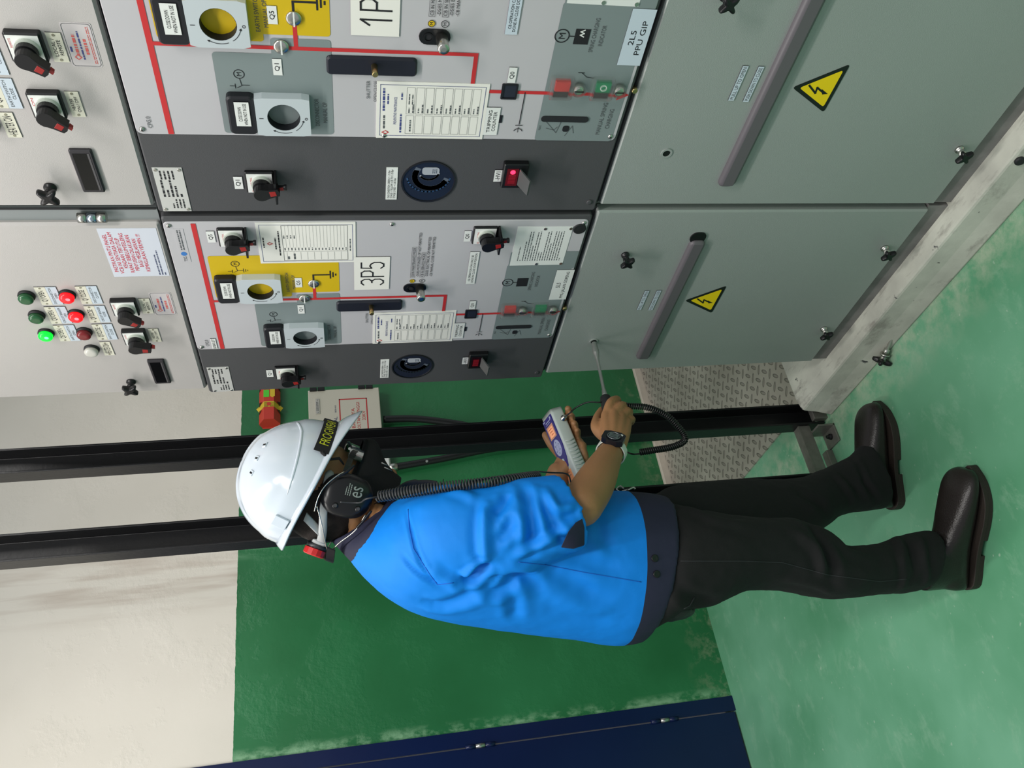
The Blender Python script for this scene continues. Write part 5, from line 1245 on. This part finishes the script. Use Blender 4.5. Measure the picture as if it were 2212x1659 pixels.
# ================================================================= meter
mt_ = thing('meter', 'pale grey hand-held meter with purple keypad and ribbed grip in his left hand', 'measuring instrument', MB0)
shellm = mat('meter_shell', (188, 198, 192), .4)
LM, WM, TM = .190, .070, .036
b = MB()
def MR(l, w, t): return MT(l, w, t)
n_ = 5
secs = []
for l, q in ((.0, .80), (.004, .93), (.012, 1.), (LM-.012, 1.), (LM-.003, .94), (LM, .8)): secs.append((MR(l, WM/2, TM/2+.001), eW*(WM/2)*q, eT*(TM/2)*q))
loft(b, secs, 32, 3, pw=.32)
localize(b.build('meter_body', shellm), mt_)
fm_ = Frame(MB0, eL, eW, -eT)       # l, w, height above the face
# purple face
b = MB(fm_); fp = rr(.006, .006, .150, WM-.006, .014); fp = [(a, (c-WM/2)*(1 if a < .09 else max(.35, 1-(a-.09)*8))+WM/2) for a, c in rr(.006, .006, .150, WM-.006, .010, 8)]
fp = [(.008, .006), (.090, .006), (.120, .011), (.140, .020), (.147, .035), (.140, .050), (.120, .059), (.090, .064), (.008, .064)]
b.poly(fp, -.004, .0008, 0)
b.rect(.028, .014, .062, .056, .0008, .0012, 1); b.rect(.033, .020, .058, .050, .0012, .0014, 2)
for k in range(3): b.line([(.038+k*.007, .026), (.038+k*.007, .046-k*.004)], .0022, .0018, 5)
b.poly(circ(.088, .035, .021, 32, .0195), .0008, .0016, 3); b.ring(.088, .035, .0075, .0082, .0015, .0019, 4, 24)
for a in range(6): b.poly(circ(.088+.014*cos(rad(a*60)), .035+.013*sin(rad(a*60)), .0022, 10), .0016, .0020, 4)
b.poly(circ(.124, .035, .0062, 16), .0008, .0016, 6)
b.line([(.012, .050), (.012, .060)], .003, .0012, 3); b.line([(.018, .014), (.018, .048)], .0022, .0012, 3); b.poly(circ(.014, .014, .0035, 12), .0008, .0012, 3); b.line([(.023, .022), (.023, .050)], .0012, .0012, 3)
localize(b.build('keypad', [mat('purple_blue', (52, 44, 128), .35), mat('screen_bezel', (220, 160, 130), .3), mat('orange_screen', (240, 172, 132), .3, emit=(240, 150, 100), es=.35), mat('lavender_pad', (178, 184, 216), .35), mat('pad_mark', (120, 128, 170), .4), mat('screen_ink', (206, 120, 80), .4), mat('pale_green_key', (190, 214, 206), .35)]), mt_)
b = MB(fm_); b.rect(.150, .018, .178, .052, -.002, .0006, 0); b.line([(.156, .024), (.156, .046)], .0012, .0010, 1); b.line([(.163, .024), (.163, .044)], .0012, .0010, 1); localize(b.build('orange_label', [mat('orange_paper', (240, 160, 110), .5), inkgrey]), mt_)
# ribs of the grip
for k in range(11):
    l = .086+k*.009; b = MB(); b.tube([MR(l, -.0012, .008), MR(l+.002, -.0016, .020), MR(l, -.0010, .031)], .0016, n=6); localize(b.build('grip_rib', shellm), mt_)
    b = MB(); b.tube([MR(l, WM+.0008, .008), MR(l+.002, WM+.001, .020), MR(l, WM+.0008, .031)], .0016, n=6)
    localize(b.build('grip_rib', shellm), mt_)
b = MB(); b.lathe(MR(.030, -.001, .026), -eW, [(0, .008), (.003, .008), (.0035, .0055), (.012, .0055), (.0125, .004)], 0, 16); localize(b.build('cable_socket', chrome), mt_)
# ================================================================= probe
HT = Vector((-.004, -.1400, .831)); HA = at(1307, 856, -.155); pd = (HA-HT).normalized(); hlen = .115
pb = thing('probe', 'silver rod probe with black grip and coiled cable, touching the far lower door', 'probe', HT)
b = MB(); L0 = (HA-HT).length
b.lathe(HT, pd, [(0, .006), (.003, .0072), (.022, .0078), (.024, .0085), (.027, .0078), (.029, .0085), (.032, .0078), (.034, .0085), (.037, .0074), (.050, .0056), (.062, .0040), (L0-.022, .0040), (L0-.018, .0052), (L0-.006, .0062), (L0+.004, .0072)], 0, 20)
localize(b.build('rod', mat('satin_rod', (186, 188, 184), .32, .85)), pb)
b = MB(); b.lathe(HA, pd, [(0, .0095), (.003, .0125), (.012, .0138), (.030, .0135), (hlen*.6, .0125), (hlen-.006, .0120), (hlen, .009)], 0, 24)
localize(b.build('grip', mat('grip_rubber', (30, 31, 33), .5)), pb)
GE = HA+pd*.030
b = MB(); b.tube(cr([MR(.030, -.012, .026), at(1230, 893, -.12), at(1245, 880, -.13), at(1270, 869, -.15), at(1296, 869, -.16), HA+pd*.012], 6), .0019, n=8); localize(b.build('lead', rubcord), pb)
cp = cr([at(1332, 876, -.165), at(1360, 877, -.175), at(1402, 881, -.18), at(1440, 898, -.18), at(1468, 926, -.18), at(1480, 945, -.18), at(1474, 956, -.18), at(1450, 966, -.18), at(1415, 972, -.18), at(1382, 977, -.18)], 8)
b = MB(); b.tube(coil(cp, 62, .0062, .002, 14), .0021, n=6); b.tube(cr([at(1384, 980, -.18), at(1366, 981, -.175), at(1350, 974, -.15), at(1330, 965, -.14)], 5), .0019, n=8); b.tube(cr([at(1325, 872, -.150), at(1330, 875, -.16), at(1334, 876, -.165)], 4), .004, n=8)
localize(b.build('coiled_cable', rubcord), pb)
